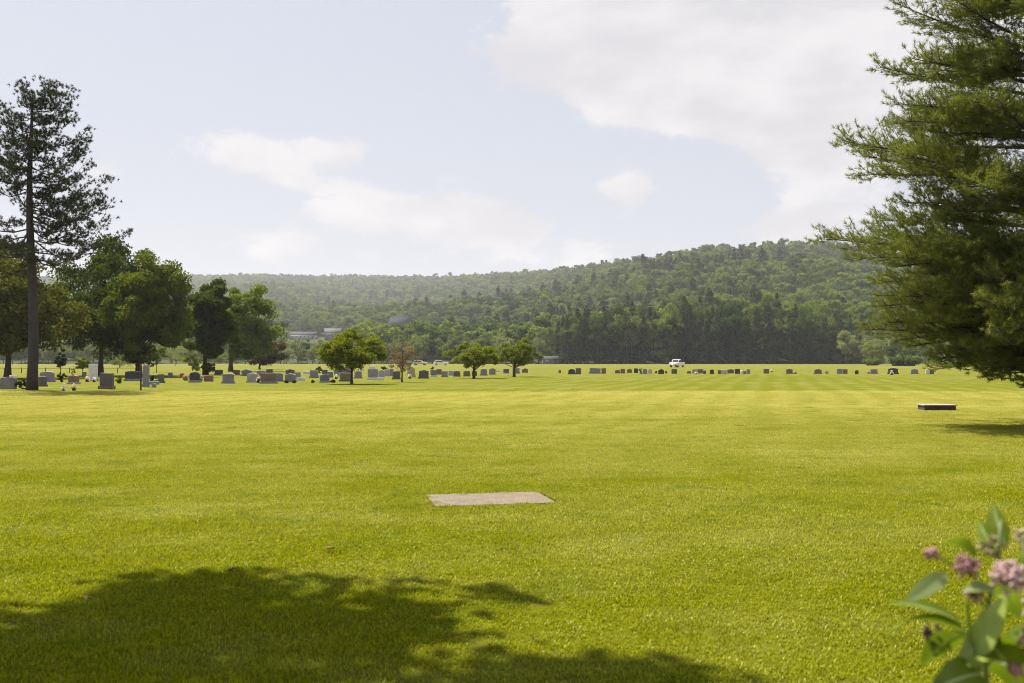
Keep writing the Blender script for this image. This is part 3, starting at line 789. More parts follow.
M_plinth_lit = pbr('plinth_sunlit_top', (0.30, 0.27, 0.235), .8, .15, 6, .2)  # top coloured lighter to stand for the sun falling on it
M_plinth_shaded = pbr('plinth_shaded_sides', (0.075, 0.055, 0.05), .8, .3, 6, .2)  # brownish sides with their shade painted into the colour
sx, sd_ = at(940.5, 410.6)
e = empty('stone_plinth', (sx, sd_ + .35, 0), R(-3)); tag(e, 'low isolated stone plinth with flat top painted sunlit and sides painted shaded on open lawn', 'plinth')
prism('block', [(-.50, -.05), (.50, -.05), (.50, .15), (-.50, .15)], .66, M_plinth_shaded, e, .012)
prism('cap', [(-.53, .152), (.53, .152), (.53, .195), (-.53, .195)], .72, M_plinth_lit, e, .01)

# ------------------------------------------------------------------ headstones
G = {k: pbr(k + '_granite', c, r, .42, 3.0, .4, speck=.45) for k, c, r in (
    ('grey', (.20, .19, .205), .6), ('pale', (.30, .285, .31), .6), ('dark', (.085, .078, .085), .45), ('black', (.028, .026, .028), .3), ('brown', (.15, .105, .085), .5),
    ('red', (.20, .095, .08), .5), ('white', (.58, .56, .57), .7), ('pink', (.46, .36, .34), .6), ('tan', (.33, .27, .21), .7), ('blue', (.14, .15, .19), .5), ('lilac', (.20, .18, .225), .6))}
def outline(style, w, h):
    hw = w / 2
    if style == 'serp':
        xs = np.linspace(1, -1, 13); top = [(x * hw, h * (.86 + .14 * math.cos(x * math.pi) * .5 + .07)) for x in xs]
    elif style == 'round': top = [(hw * math.cos(a), h - hw * .55 + hw * .55 * math.sin(a)) for a in np.linspace(0, math.pi, 13)]
    elif style == 'oval': top = [(hw * math.cos(a), h * .8 + h * .2 * math.sin(a)) for a in np.linspace(0, math.pi, 13)]
    elif style == 'gable': top = [(hw, h * .72), (0, h), (-hw, h * .72)]
    elif style == 'slant': top = [(hw, h * .8), (hw * .9, h), (-hw * .9, h), (-hw, h * .8)]
    else: top = [(hw, h), (-hw, h)]
    return [(-hw * 1.0, 0), (hw * 1.0, 0)] + top
STN = 0
def headstone(x0, x1, yt, yb, style, col, label, rz=None, trim=None, parts=None):
    """one gravestone: tablet on its base; small far ones are one mesh"""
    global STN; STN += 1
    rg = random.Random(900 + STN)
    o = _headstone(rg, x0, x1, yt, yb, style, col, label, rz, trim, parts)
    o.rotation_euler.x = R(rg.gauss(0, 1.3)); o.rotation_euler.y = R(rg.gauss(0, 1.1))
    return o
def _headstone(rg, x0, x1, yt, yb, style, col, label, rz, trim, parts):
    x, d = at((x0 + x1) / 2, yb); k = d / F
    w = (x1 - x0) * k; h = (yb - yt) * k
    mat = G[col]
    rz = R(rg.uniform(-7, 7)) if rz is None else R(rz)
    th = min(max(.16, w * .26), .34)
    big = (x1 - x0) >= 7 and h > .5 if parts is None else parts
    if style == 'flat':
        o = prism('low_gravestone', outline('slant', w, max(h, .16)), max(.35, w * .5), mat, None, .015, (x, d + .2, -.01)); o.rotation_euler.z = rz
        return tag(o, label, 'gravestone', 'cemetery headstones')
    if style == 'rough':
        o = prism('headstone', outline('oval', w, h), th * 1.5, mat, None, .03, (x, d + .2, -.01), rough=.028, seed=STN); o.rotation_euler.z = rz
        return tag(o, label, 'headstone', 'cemetery headstones')
    if not big:
        o = prism('headstone', outline(style, w, h), th, mat, None, .02, (x, d + .15, -.01)); o.rotation_euler.z = rz
        return tag(o, label, 'headstone', 'cemetery headstones')
    e = empty('headstone', (x, d + .2, 0), rz); tag(e, label, 'headstone', 'cemetery headstones')
    bh = min(.2, h * .22)
    bc = G[trim] if trim else mat
    prism('base', [(-w / 2, -.02), (w / 2, -.02), (w / 2, bh), (-w / 2, bh)], th + .16, bc, e, .012)
    tw = w * .88
    prism('tablet', [(a, b + bh + .002) for a, b in outline('flat_top' if style == 'cap' else style, tw, (h - bh) * (.8 if style == 'cap' else 1))], th, mat, e, .018)
    if style == 'cap':
        zc = bh + (h - bh) * .8 + .004
        prism('cap', [(-w * .5, zc), (w * .5, zc), (w * .5, zc + h * .06), (w * .3, h), (-w * .3, h), (-w * .5, zc + h * .06)], th + .14, G['pale'], e, .01)
    return e

H_ = headstone
H_(0, 14.5, 377, 389, 'rough', 'grey', 'rough hewn grey boulder headstone left of the tall pine trunk')
H_(3.5, 11, 368, 377.5, 'slab', 'dark', 'dark upright headstone at the foot of the olive brown tree', trim='dark')
H_(9, 16.5, 375, 381, 'slab', 'white', 'white topped headstone just behind the rough grey boulder stone')
H_(39, 54, 371.5, 382, 'oval', 'lilac', 'wide grey headstone with curved top right of the tall pine trunk')
H_(37.5, 46, 376.5, 386.5, 'slab', 'dark', 'dark low headstone with pale top edge hugging the right of the pine trunk')
H_(67, 79, 375, 384, 'serp', 'red', 'reddish brown headstone with white base and flowers in front', trim='pale')
H_(82, 86, 371.5, 377.5, 'slab', 'blue', 'small dark blue grey stone left of the tall white headstone')
H_(88, 97.5, 364, 381, 'slab', 'white', 'tall white headstone with flowers at its foot under the dark maple', rz=4, trim='pale')
H_(98, 113.5, 373, 389, 'slant', 'dark', 'large dark headstone on a wide base in front of the dark maple trunk', rz=-8, trim='brown')
H_(124, 141, 371, 381, 'oval', 'black', 'wide black headstone with rounded top just left of the tall grey tablet', trim='grey')
H_(141.5, 148.5, 365, 387, 'round', 'grey', 'tall narrow grey tablet headstone with arched top beside a thin dark post', rz=14)
H_(148.5, 158, 381, 384.5, 'flat', 'grey', 'flat grey grave slab just right of the tall grey tablet')
H_(151.5, 155.5, 383.3, 387.5, 'round', 'grey', 'tiny round topped grey stone in front of the flat slab by the tall tablet')
H_(157, 164, 374, 383, 'slab', 'dark', 'dark grey green upright stone beside the clipped bush right of the tall tablet')
H_(168, 172.5, 372.5, 377.5, 'slab', 'blue', 'small lone blue grey stone right of the slender young tree')
H_(180, 184, 373, 378, 'slab', 'red', 'small dull red stone next to the round pink flower clump')
H_(188.5, 200, 372, 382.5, 'round', 'black', 'round topped black headstone with blue sheen between pink and red flowers', trim='grey')
H_(204, 213, 375, 381.5, 'slab', 'red', 'red granite headstone left of the square capped grey stone', trim='red')
H_(214, 223, 369.8, 375, 'slab', 'dark', 'low dark headstone behind the red granite one, under the narrow maple')
H_(221.5, 234, 373.5, 383.5, 'cap', 'lilac', 'square grey headstone with stepped cap standing alone in the front row')
H_(232, 240, 370, 375, 'slab', 'brown', 'brownish low stone behind the square capped headstone')
H_(241, 252, 369, 376, 'gable', 'blue', 'blue grey headstone with pointed top left of the rust brown tree trunk')
H_(246, 258.5, 373, 382.5, 'serp', 'pale', 'pale mottled headstone left of the wide reddish brown stone')
H_(256, 266, 370.5, 376, 'oval', 'lilac', 'lilac grey headstone peeking from behind the wide reddish brown stone')
H_(259.5, 276.5, 373, 383.5, 'slab', 'brown', 'wide reddish brown mottled headstone in the front row', rz=3, trim='grey')
H_(266, 273, 369, 373, 'slab', 'dark', 'dark far headstone in line with the rust brown tree, behind the brown stone')
H_(274.5, 283, 373, 381.5, 'oval', 'blue', 'blue grey headstone touching the right side of the wide brown stone')
H_(285, 295, 369, 375, 'gable', 'dark', 'dark pointed headstone rising behind the grey mottled one')
H_(284, 296, 373.5, 382, 'serp', 'grey', 'grey mottled headstone with dark planting at its foot')
H_(294, 300.5, 372, 379, 'slab', 'lilac', 'narrow grey lilac headstone behind the low white stone')
H_(296.5, 304.5, 377, 381, 'flat', 'white', 'low bright white stone lying in front of the grey lilac headstone')
H_(303, 309.5, 371, 374, 'slab', 'white', 'small low white stone with dark shade left of the tall dark grey one', parts=False)
H_(309, 318.5, 370, 378, 'slab', 'grey', 'dark grey square headstone behind the pale faced front stone')
H_(322, 328, 369.5, 375, 'oval', 'dark', 'dark curved headstone behind the pale faced front stone, by the brown bush')
H_(319, 330, 374, 382.6, 'serp', 'blue', 'grey front headstone with pale side, flanked by two low dark bushes', rz=12, trim='pale')
H_(327, 333, 371.5, 377.5, 'slab', 'blue', 'bluish headstone half hidden behind the right dark bush')
H_(334, 339.5, 369.8, 376.5, 'slab', 'grey', 'slim grey headstone behind the white flowers near the lime green tree')
H_(339, 352, 373, 381.5, 'slab', 'brown', 'wide dark brown headstone just left of the lime green tree trunk', trim='dark')
H_(337.5, 343.5, 367.5, 373, 'round', 'grey', 'far grey round topped stone under the left side of the lime green tree')
H_(344, 350.5, 367, 373, 'slab', 'lilac', 'far lilac grey stone left of the lime green tree trunk')
H_(354, 362, 371, 378.5, 'oval', 'lilac', 'lilac headstone seen right between the forks of the lime green tree')
H_(360, 363.5, 366.5, 371, 'slab', 'white', 'tiny white stone far back right of the lime green tree trunk')
H_(367, 378.5, 369, 379.8, 'slab', 'grey', 'broad grey headstone on a pale base right of the lime green tree', rz=2, trim='white')
H_(369, 375, 366, 371, 'slab', 'white', 'white topped stone standing behind the broad grey headstone')
H_(378.5, 384.5, 369.5, 377, 'serp', 'pale', 'pale curved headstone beside the broad grey one')
H_(378, 383.5, 377, 380, 'flat', 'white', 'low white marker in front of the pale curved headstone')
H_(384.5, 389.5, 369, 376.3, 'slab', 'pale', 'pale square headstone, first of two left of the purple tree')
H_(389.5, 393.5, 368.5, 376, 'slab', 'grey', 'grey square headstone, second of two left of the purple tree')
H_(392, 400.5, 371, 379.3, 'oval', 'dark', 'dark rounded headstone touching the purple tree trunk on its left')
H_(407, 415.5, 366, 377.2, 'gable', 'tan', 'tall tan headstone with pointed top right of the purple tree')
H_(418, 429, 370, 378.5, 'serp', 'dark', 'dark grey headstone on wide base right of the tall tan one', trim='dark')
H_(430, 437, 369.8, 377, 'slab', 'blue', 'blue grey headstone on a white base in the middle of the row', trim='white')
H_(436.5, 441.5, 368.8, 374.5, 'slab', 'brown', 'brownish far stone right of the one with the white base')
H_(441, 448, 371, 377, 'slab', 'grey', 'grey square headstone two places left of the forked small tree')
H_(448.5, 453.5, 370.5, 375.5, 'slab', 'pale', 'pale small stone in the gap of the middle row')
H_(453, 460.5, 371, 376.6, 'oval', 'dark', 'dark headstone with rounded shoulders in the middle row left of the pair of trees')
H_(463, 470.5, 370.8, 376.4, 'oval', 'brown', 'brown grey rounded headstone left of the forked small tree trunk')
H_(472, 477, 370.8, 376, 'slab', 'dark', 'dark stone right behind the forked small tree trunk')
H_(480, 487.5, 368.8, 375.5, 'oval', 'lilac', 'lilac grey headstone between the trunks of the paired trees, left one')
H_(489, 495.5, 368, 374.6, 'round', 'grey', 'round topped grey headstone between the trunks of the paired trees, right one')
H_(495.5, 500.5, 370, 371.8, 'flat', 'white', 'flat white strip stone left of the black and white one')
H_(503, 509.5, 369, 374, 'slab', 'dark', 'dark stone on bright white base left of the straight trunk', trim='white', parts=True)
H_(512, 520, 368, 373.5, 'slab', 'grey', 'grey wide stone right behind the straight small tree trunk')
H_(522, 528, 368, 372.7, 'gable', 'brown', 'brown grey stone with notched top, last right of the paired trees')
H_(558.5, 561, 370, 373, 'slab', 'dark', 'tiny dark stone alone before the long far row begins')
H_(568, 575.5, 369, 374.2, 'round', 'black', 'black round topped stone at the left start of the far row')
H_(575.5, 581, 368, 374.2, 'slab', 'dark', 'dark grey stone touching the black round topped one')
H_(588.5, 601, 368, 373.6, 'slab', 'grey', 'longest grey stone of the far row, by the wood edge', parts=True)
H_(601.5, 606, 368, 373.6, 'slab', 'brown', 'brown narrow stone at the right end of the longest grey one')
H_(615, 620, 369.8, 373.4, 'oval', 'brown', 'small brown oval stone after the first gap in the far row')
H_(620.5, 625, 368.6, 373.4, 'slab', 'red', 'dull red stone beside the small brown oval one')
H_(627, 632, 368.3, 372.8, 'gable', 'brown', 'brown pointed stone in the far row left of the green shrub')
H_(634, 638, 368.3, 373, 'slab', 'black', 'narrow black stone directly left of the green shrub in the far row')
H_(642.5, 647, 368.8, 374, 'slab', 'grey', 'grey stone directly right of the green shrub in the far row')
H_(647.5, 652, 368.8, 373.5, 'round', 'pink', 'pinkish grey round stone, second right of the green shrub')
H_(655, 657.2, 371, 373.2, 'round', 'black', 'tiny black urn sized stone left of the big black one')
H_(658.3, 664, 368.8, 374, 'gable', 'black', 'big black stone between two tiny black ones, below the pickup')
H_(665, 667.2, 371, 373.2, 'round', 'black', 'tiny black urn sized stone right of the big black one')
H_(671.5, 677, 368.8, 373.8, 'slant', 'dark', 'dark brown stone directly below the white pickup')
H_(687, 691, 371, 373.6, 'slab', 'brown', 'low brown stone right of the white pickup')
H_(692, 697, 369, 373.4, 'slab', 'tan', 'tan stone with white flowers right of the white pickup')
H_(697.5, 703, 369, 373.4, 'slab', 'brown', 'brown square stone right of the tan one with flowers')
H_(703.3, 706, 370.3, 374, 'slab', 'dark', 'small dark stone between a brown square one and a black one')
H_(710, 714, 369.4, 374, 'round', 'black', 'black round topped stone standing free left of the pinkish one')
H_(718, 720.8, 370, 374, 'slab', 'dark', 'thin dark stone at the left side of the pinkish one')
H_(721, 727, 369.6, 374, 'slab', 'pink', 'pale pinkish stone in the far row')
H_(727.5, 734, 369, 373.4, 'serp', 'dark', 'dark grey curved stone right of the pale pinkish one')
H_(735, 740, 368.8, 373.8, 'slab', 'black', 'black square stone left of the small white tilted one')
H_(740.5, 743, 370, 373.4, 'gable', 'white', 'small white pointed stone in the far row', rz=25)
H_(743.3, 746, 371, 374, 'slab', 'brown', 'little brown stone between the white pointed and the grey round one')
H_(746.5, 750.2, 369, 373.8, 'round', 'grey', 'grey round topped stone ending the crowded part of the far row')
H_(763.5, 769, 368.8, 373.5, 'slab', 'brown', 'brown square stone alone with a white speck of flowers beside it')
H_(786, 793, 368.8, 373.8, 'serp', 'brown', 'brown stone with uneven top alone between two wide gaps')
H_(794, 796.4, 372.2, 374, 'flat', 'dark', 'tiny dark marker at the right foot of the uneven topped brown stone')
H_(814, 822, 368.8, 373.8, 'gable', 'brown', 'wide brown stone with pointed top below the end of the dark wood')
H_(825, 828.5, 371, 373.8, 'slab', 'tan', 'small tan stone right of the wide pointed brown one')
H_(837, 842.3, 368.6, 373.8, 'slab', 'grey', 'grey square stone, left of a close grey and brown couple')
H_(842.8, 847.5, 369, 373.8, 'slab', 'brown', 'brown square stone, right of a close grey and brown couple')
H_(855, 858.5, 370, 374.2, 'round', 'black', 'small dark arched stone standing alone below the dark gap in the trees')
H_(870, 878, 369.2, 373.8, 'slab', 'lilac', 'grey lilac stone directly below the pale pole')
H_(867, 869.6, 370.8, 373.8, 'gable', 'tan', 'small tan pointed stone next to the grey lilac one')
H_(888, 898.5, 368.2, 374, 'oval', 'black', 'large black oval stone with a white patch near the pine branches')
H_(910.5, 918.5, 369, 374, 'serp', 'grey', 'grey curved stone left of the pine branch tips')
H_(926, 929.6, 369.6, 374, 'slab', 'white', 'white small stone below the pine branch tips')
H_(930, 934, 369, 374, 'slab', 'dark', 'dark stone at the right end of the far row below the pine')

# bushes among the graves
def bush(x0, x1, yt, yb, mat, label, seed):
    x, d = at((x0 + x1) / 2, yb); k = d / F; rg = np.random.default_rng(seed)
    rx = (x1 - x0) / 2 * k; h = (yb - yt) * k
    cm, cl = crown_mesh('bush', rg, [mat], rx * .8, rx * .7, h * .48, h * .45, 18, 90, max(.06, rx * .2), (.22, .4), .2, .9)
    o = link('bush', cm); o.location = (x, d + rx * .4, 0); tag(o, label, 'bush', 'bushes among the graves')
bush(14.5, 28, 378, 389, M_shrub, 'dark round bush squeezed between the rough boulder stone and the pine trunk', 1)
bush(55, 66.5, 372, 383, M_shrub, 'dark bush between the wide grey headstone and the reddish brown one', 2)
bush(71, 76.5, 366.5, 376, M_shrub, 'narrow dark bush standing behind the reddish brown headstone', 3)
bush(113, 124, 374.5, 384, M_crab, 'mid green bush between the large dark headstone and the wide black one', 4)
bush(149, 158, 374, 382.5, M_shrub, 'clipped dark bush right of the tall grey tablet headstone', 5)
bush(314.5, 322.5, 366.5, 374, M_rust, 'reddish brown bush behind the square dark grey headstone', 6)
bush(311, 316.5, 379.5, 382.8, M_shrub, 'low dark bush at the left foot of the pale sided headstone', 7)
bush(330, 337, 379.3, 382.8, M_shrub, 'low dark bush at the right foot of the pale sided headstone', 8)
bush(284, 289, 380, 383, M_shrub, 'flat dark planting at the left foot of the grey mottled headstone', 9)
bush(291, 297, 380, 383, M_shrub, 'flat dark planting at the right foot of the grey mottled headstone', 10)
bush(380, 388, 365.3, 370, M_shrub, 'dark far bush behind the pale square headstones', 11)
bush(430, 434.5, 365.5, 370.5, M_shrub, 'dark ball shaped bush in the open field behind the middle row', 12)
bush(638, 642.5, 367.8, 374.3, M_shrub, 'green upright shrub standing in the far row of stones', 13)
bush(890, 930, 357, 366, M_yew, 'bright green shrub at the lawn edge behind the black oval stone', 14)
bush(862, 884, 358.5, 365.5, M_yew, 'low green shrub at the lawn edge left of the pale pole', 15)

# flowers at the stones
M_petal = {k: pbr(k + '_petal', c, .6, .25, 30, .2) for k, c in (('pink', (.75, .33, .35)), ('white', (.8, .78, .74)), ('red', (.55, .06, .06)), ('yellow', (.75, .5, .08)))}
M_leafy = pbr('leafy_green', (.05, .09, .02), .7, .3, 20, .2)
def flowers(x0, x1, yt, yb, cols, label, seed):
    x, d = at((x0 + x1) / 2, yb); k = d / F; rg = random.Random(seed); w = (x1 - x0) * k; h = (yb - yt) * k
    mb = MB(); mats = [M_leafy] + [M_petal[c] for c in cols]
    for _ in range(26):
        px, py = rg.uniform(-w / 2, w / 2), rg.uniform(-w / 4, w / 4); hh = h * rg.uniform(.4, 1) * (1 - .5 * abs(px) / (w / 2))
        mb.tube([(px * .5, py * .5, 0), (px * .8, py * .8, hh * .5), (px, py, hh)], .012, 4)
        mb.ball((px, py, hh), rg.uniform(.035, .06), m=rg.randint(1, len(cols)), seg=6, rings=4)
    o = mb.build('flower_bunch', mats); o.location = (x, d - .1, 0); tag(o, label, 'flowers', 'flowers on the graves')
flowers(85.5, 91, 375.5, 382, ['pink', 'white'], 'pink and white flowers at the left foot of the tall white headstone', 1)
flowers(93, 97, 376, 382, ['white'], 'white flowers at the right foot of the tall white headstone', 2)
flowers(183.5, 189, 373.5, 380.5, ['pink'], 'round pink flower clump left of the round topped black headstone', 3)
flowers(199.5, 203.5, 374.5, 381.5, ['red', 'white'], 'red and white flowers right of the round topped black headstone', 4)
flowers(63.5, 66.5, 382.5, 391, ['white'], 'slim white flowers at the left of the reddish brown headstone', 5)
flowers(73, 77.5, 383, 390.5, ['white', 'yellow'], 'leafy potted flowers in front of the reddish brown headstone', 6)
flowers(257, 262, 375.5, 382.8, ['white', 'pink'], 'white flowers at the left corner of the wide reddish brown headstone', 7)
flowers(334.5, 338.5, 373.5, 379, ['white'], 'white flowers left of the wide dark brown headstone', 8)
flowers(408, 412, 373.5, 378.5, ['white'], 'white flowers at the foot of the tall tan headstone', 9)
flowers(694.5, 697.2, 371.4, 374.2, ['white'], 'white flowers in front of the tan stone in the far row', 10)
flowers(770, 772.4, 369, 372, ['white'], 'white flowers right of the lone brown square stone', 11)
flowers(889.5, 892.5, 369.5, 375, ['white'], 'white patch of flowers before the large black oval stone', 12)

# thin post by the tall tablet, rail fence behind the left graves
M_iron = pbr('dark_iron', (.035, .028, .028), .6, .3, 20, .3)
px_, pd = at(141.3, 390.3); mb = MB(); mb.tube([(0, 0, -.1), (0, 0, .6), (0, 0, za(367, pd))], [.045, .045, .04], 8); mb.ball((0, 0, za(366.6, pd)), .06)
o = mb.build('iron_post', M_iron); o.location = (px_, pd, 0); tag(o, 'thin dark iron post in front of the tall grey tablet headstone', 'post')
e = empty('rail_fence', (0, 128, 0)); tag(e, 'long low dark wire rail fence across the field behind the left graves', 'fence')
mb = MB(); mb.tube([(xa(-60, 128), 0, .62), (xa(60, 128), 0, .60), (xa(150, 128), 0, .62)], .035, 5); mb.build('rail', M_iron, e)
for k in range(9):
    mb = MB(); mb.tube([(0, 0, -.1), (0, 0, .68)], .05, 6); o = mb.build('fence_post', M_iron, e); o.location = (xa(-50 + k * 24, 128), 0, 0)

# ------------------------------------------------------------------ vehicles
M_wpaint = pbr('white_paint', (.78, .78, .77), .3, .03, 3, .5)
M_glass = pbr('dark_window_glass', (.03, .035, .04), .1, .1, 3, .6)
M_tyre = pbr('tyre_rubber', (.02, .02, .02), .85, .2, 9, .2)
M_rim = pbr('wheel_rim', (.4, .4, .42), .4, .1, 9, .5, metal=.6)
M_lampm = pbr('lamp_lens', (.7, .68, .6), .2, .05, 5, .6)
M_lampr = pbr('tail_lens', (.4, .02, .02), .3, .05, 5, .5)
M_tanpaint = pbr('beige_paint', (.50, .44, .36), .35, .04, 3, .5)
def wheel(e, x, y, r, w):
    mb = MB(); mb.tube([(x, y - w / 2, r), (x, y + w / 2, r)], r, 18); o = mb.build('wheel', M_tyre, e)
    m2 = MB(); m2.tube([(x, y - w / 2 - .01, r), (x, y + w / 2 + .01, r)], r * .58, 14); m2.build('rim', M_rim, o)
def pickup(loc, rz, label):
    e = empty('pickup_truck', loc, rz); tag(e, label, 'pickup')
    prism('body', [(-2.6, .42), (2.55, .42), (2.6, .75), (2.5, 1.02), (1.25, 1.12), (1.2, 1.14), (-2.6, 1.12)], 1.85, M_wpaint, e, .05)
    prism('cab', [(-.55, 1.12), (1.25, 1.12), (.62, 1.78), (-.42, 1.80)], 1.62, M_wpaint, e, .06)
    mb = MB(); mb.box((-1.62, 0, 1.128), (1.8, 1.5, .012)); mb.build('truck_bed', pbr('bed_liner', (.12, .12, .12), .8), e)
    for s in (-1, 1):
        o = prism('side_window', [(-.38, 1.2), (.95, 1.2), (.52, 1.68), (-.32, 1.70)], .02, M_glass, e, 0, (0, s * .822, 0))
        mb = MB(); mb.box((2.57, s * .68, .82), (.1, .34, .18)); mb.build('headlight', M_lampm, e)
        mb = MB(); mb.box((-2.6, s * .82, .9), (.06, .16, .3)); mb.build('tail_light', M_lampr, e)
        for x in (-1.62, 1.62): wheel(e, x, s * .80, .38, .24)
    mb = MB(); v = np.array([(1.245, -.7, 1.15), (1.245, .7, 1.15), (.70, .66, 1.72), (.70, -.66, 1.72)]) + [.025, 0, .012]; mb.add(v, [[0, 1, 2, 3]]); v2 = v - [.02, 0, .01]; mb.add(v2, [[3, 2, 1, 0]]); mb.build('windscreen', M_glass, e)
    mb = MB(); mb.box((-.50, 0, 1.48), (.02, 1.3, .4)); o = mb.build('rear_window', M_glass, e); o.rotation_euler.y = 0; o.location.x = -.04
    for x in (-2.66, 2.64): mb = MB(); mb.box((x, 0, .55), (.12, 1.8, .2)); mb.build('bumper', M_rim, e)
pickup((xa(676.8, 226), 226, 0), R(240), 'white pickup truck parked on the lawn in front of the dark wood')
def car(loc, rz, paint, label):
    e = empty('parked_car', loc, rz); tag(e, label, 'car')
    prism('body', [(-2.3, .35), (2.3, .35), (2.38, .65), (2.2, .88), (1.1, .98), (-2.2, 1.0), (-2.36, .7)], 1.78, paint, e, .06)
    prism('cabin', [(-2.1, .98), (1.05, .98), (.35, 1.5), (-1.75, 1.52)], 1.5, paint, e, .06)
    for s in (-1, 1):
        prism('side_window', [(-1.85, 1.03), (.78, 1.03), (.28, 1.42), (-1.62, 1.44)], .02, M_glass, e, 0, (0, s * .762, 0))
        for x in (-1.4, 1.45): wheel(e, x, s * .78, .33, .22)
        mb = MB(); mb.box((2.33, s * .6, .72), (.08, .36, .14)); mb.build('headlight', M_lampm, e)
        mb = MB(); mb.box((-2.33, s * .62, .78), (.06, .3, .16)); mb.build('tail_light', M_lampr, e)
    for x in (-2.4, 2.42): mb = MB(); mb.box((x, 0, .5), (.1, 1.7, .16)); mb.build('bumper', paint, e)
car((xa(441, 310), 310, 0), R(4), M_wpaint, 'white estate car parked beyond the middle graves beside the green small tree')
car((xa(420, 318), 318, 0), R(-6), M_tanpaint, 'beige car parked left of the white one beyond the graves')

# ------------------------------------------------------------------ buildings
M_clap = pbr('white_clapboard', (.42, .41, .39), .7, .08, 2, .2)
M_greywall = pbr('grey_boards', (.15, .15, .165), .8, .15, 2, .2)
M_roof = pbr('dark_shingle', (.04, .042, .048), .85, .25, 4, .2)
M_roofg = pbr('grey_metal_roof', (.075, .077, .085), .8, .1, 2, .1)
M_roofteal = pbr('teal_metal_roof', (.022, .036, .036), .9, .15, 2, .05)
M_barn = pbr('dark_barn_boards', (.055, .058, .07), .85, .25, 2, .2)
M_trim = pbr('white_trim', (.7, .7, .68), .6, .05, 3, .3)
def house(name, loc, rz, w, dp, hw, hr, wall, roof, label, cat, nwin=4, door=True, gable_front=False, chimney=False):
    e = empty(name, loc, rz); tag(e, label, cat)
    mb = MB(); mb.box((0, 0, hw / 2 - .5), (w, dp, hw + 1.0))
    g = np.array([(-w / 2, -dp / 2, hw), (-w / 2, dp / 2, hw), (-w / 2, 0, hw + hr), (w / 2, -dp / 2, hw), (w / 2, dp / 2, hw), (w / 2, 0, hw + hr)])
    mb.add(g, None, [[0, 2, 1], [3, 4, 5]]); mb.build('wall', wall, e)
    mb = MB(); ov = .45
    for s in (-1, 1):
        sl = hr / (dp / 2)
        y0 = s * (dp / 2 + ov); z0 = hw - sl * ov
        v = []
        for dz_ in (.03, .2):
            v += [(-w / 2 - ov, y0, z0 + dz_), (w / 2 + ov, y0, z0 + dz_), (w / 2 + ov, 0, hw + hr + dz_), (-w / 2 - ov, 0, hw + hr + dz_)]
        mb.add(np.array(v), [[0, 1, 2, 3], [7, 6, 5, 4], [0, 4, 5, 1], [1, 5, 6, 2], [2, 6, 7, 3], [3, 7, 4, 0]])
    rf = mb.build('roof', roof, e)
    if chimney:
        mb = MB(); mb.box((w * .2, .6, hw + hr + .3), (.7, .7, 1.8)); mb.build('chimney', M_barn, rf)
    for k in range(nwin):
        wx = -w / 2 + w * (k + .7) / (nwin + .4)
        mb = MB(); mb.box((wx, -dp / 2 - .03, hw * .55), (1.2, .1, 1.3)); o = mb.build('window', M_trim, e)
        mb = MB(); mb.box((wx, -dp / 2 - .085, hw * .55), (.98, .02, 1.08)); mb.build('pane', M_glass, o)
    if door:
        mb = MB(); mb.box((w * .36, -dp / 2 - .04, 1.05), (1.0, .08, 2.1)); mb.build('door', M_barn, e)
    return e
for (hx, hd, hw_), args in zip(HOUSES, [
        ('house', 25, 10, 3.6, 3.0, M_clap, M_roof, 'long low house with dark roof on the wooded slope, left of the grey gabled one', 'house', 6, True, False, True),
        ('house', 15, 11, 5.6, 4.0, M_greywall, M_roofg, 'grey house with pale gabled roof on the wooded slope above the lime green tree', 'house', 4, True, False, True),
        ('barn', 19, 14, 5.5, 7.5, M_barn, M_roofteal, 'big dark teal roofed barn on the slope right of the houses', 'barn', 2, True)]):
    x = xa(hx, hd); house(args[0], (x, hd, float(hill_h(x, hd)) + .4), R(8 if args[0] == 'house' else -24), *args[1:])
house('shed', (xa(550, 402), 402, 0), R(3), 6.2, 4, 2.0, 1.1, M_greywall, M_roof, 'small grey shed at the lawn edge right of the paired trees', 'shed', 1, True)
house('cottage', (xa(1024, 205), 205, 0), R(-8), 11, 8, 3.4, 2.0, M_clap, M_roof, 'white house glimpsed through the lower branches of the near pine', 'house', 4, True)
mb = MB(); mb.tube([(0, 0, -.3), (0, 0, 4), (.05, 0, 9.4)], [.16, .15, .1], 8)
o = mb.build('utility_pole', M_barkpale); o.location = (xa(883, 392), 386, 0); tag(o, 'pale bare wooden pole at the edge of the trees above the grey lilac stone', 'pole')
# power mast on the slope beside the barn
mb = MB(); mb.tube([(0, 0, -.5), (0, 0, 9)], .13, 6); mb.box((0, 0, 8.4), (2.2, .14, .14))
pd_ = HOUSES[2][1] - 12; xx = xa(416, pd_); o = mb.build('utility_pole', M_barkpale); o.location = (xx, pd_, float(hill_h(xx, pd_))); tag(o, 'utility pole with a crossarm on the slope right of the dark barn', 'pole')

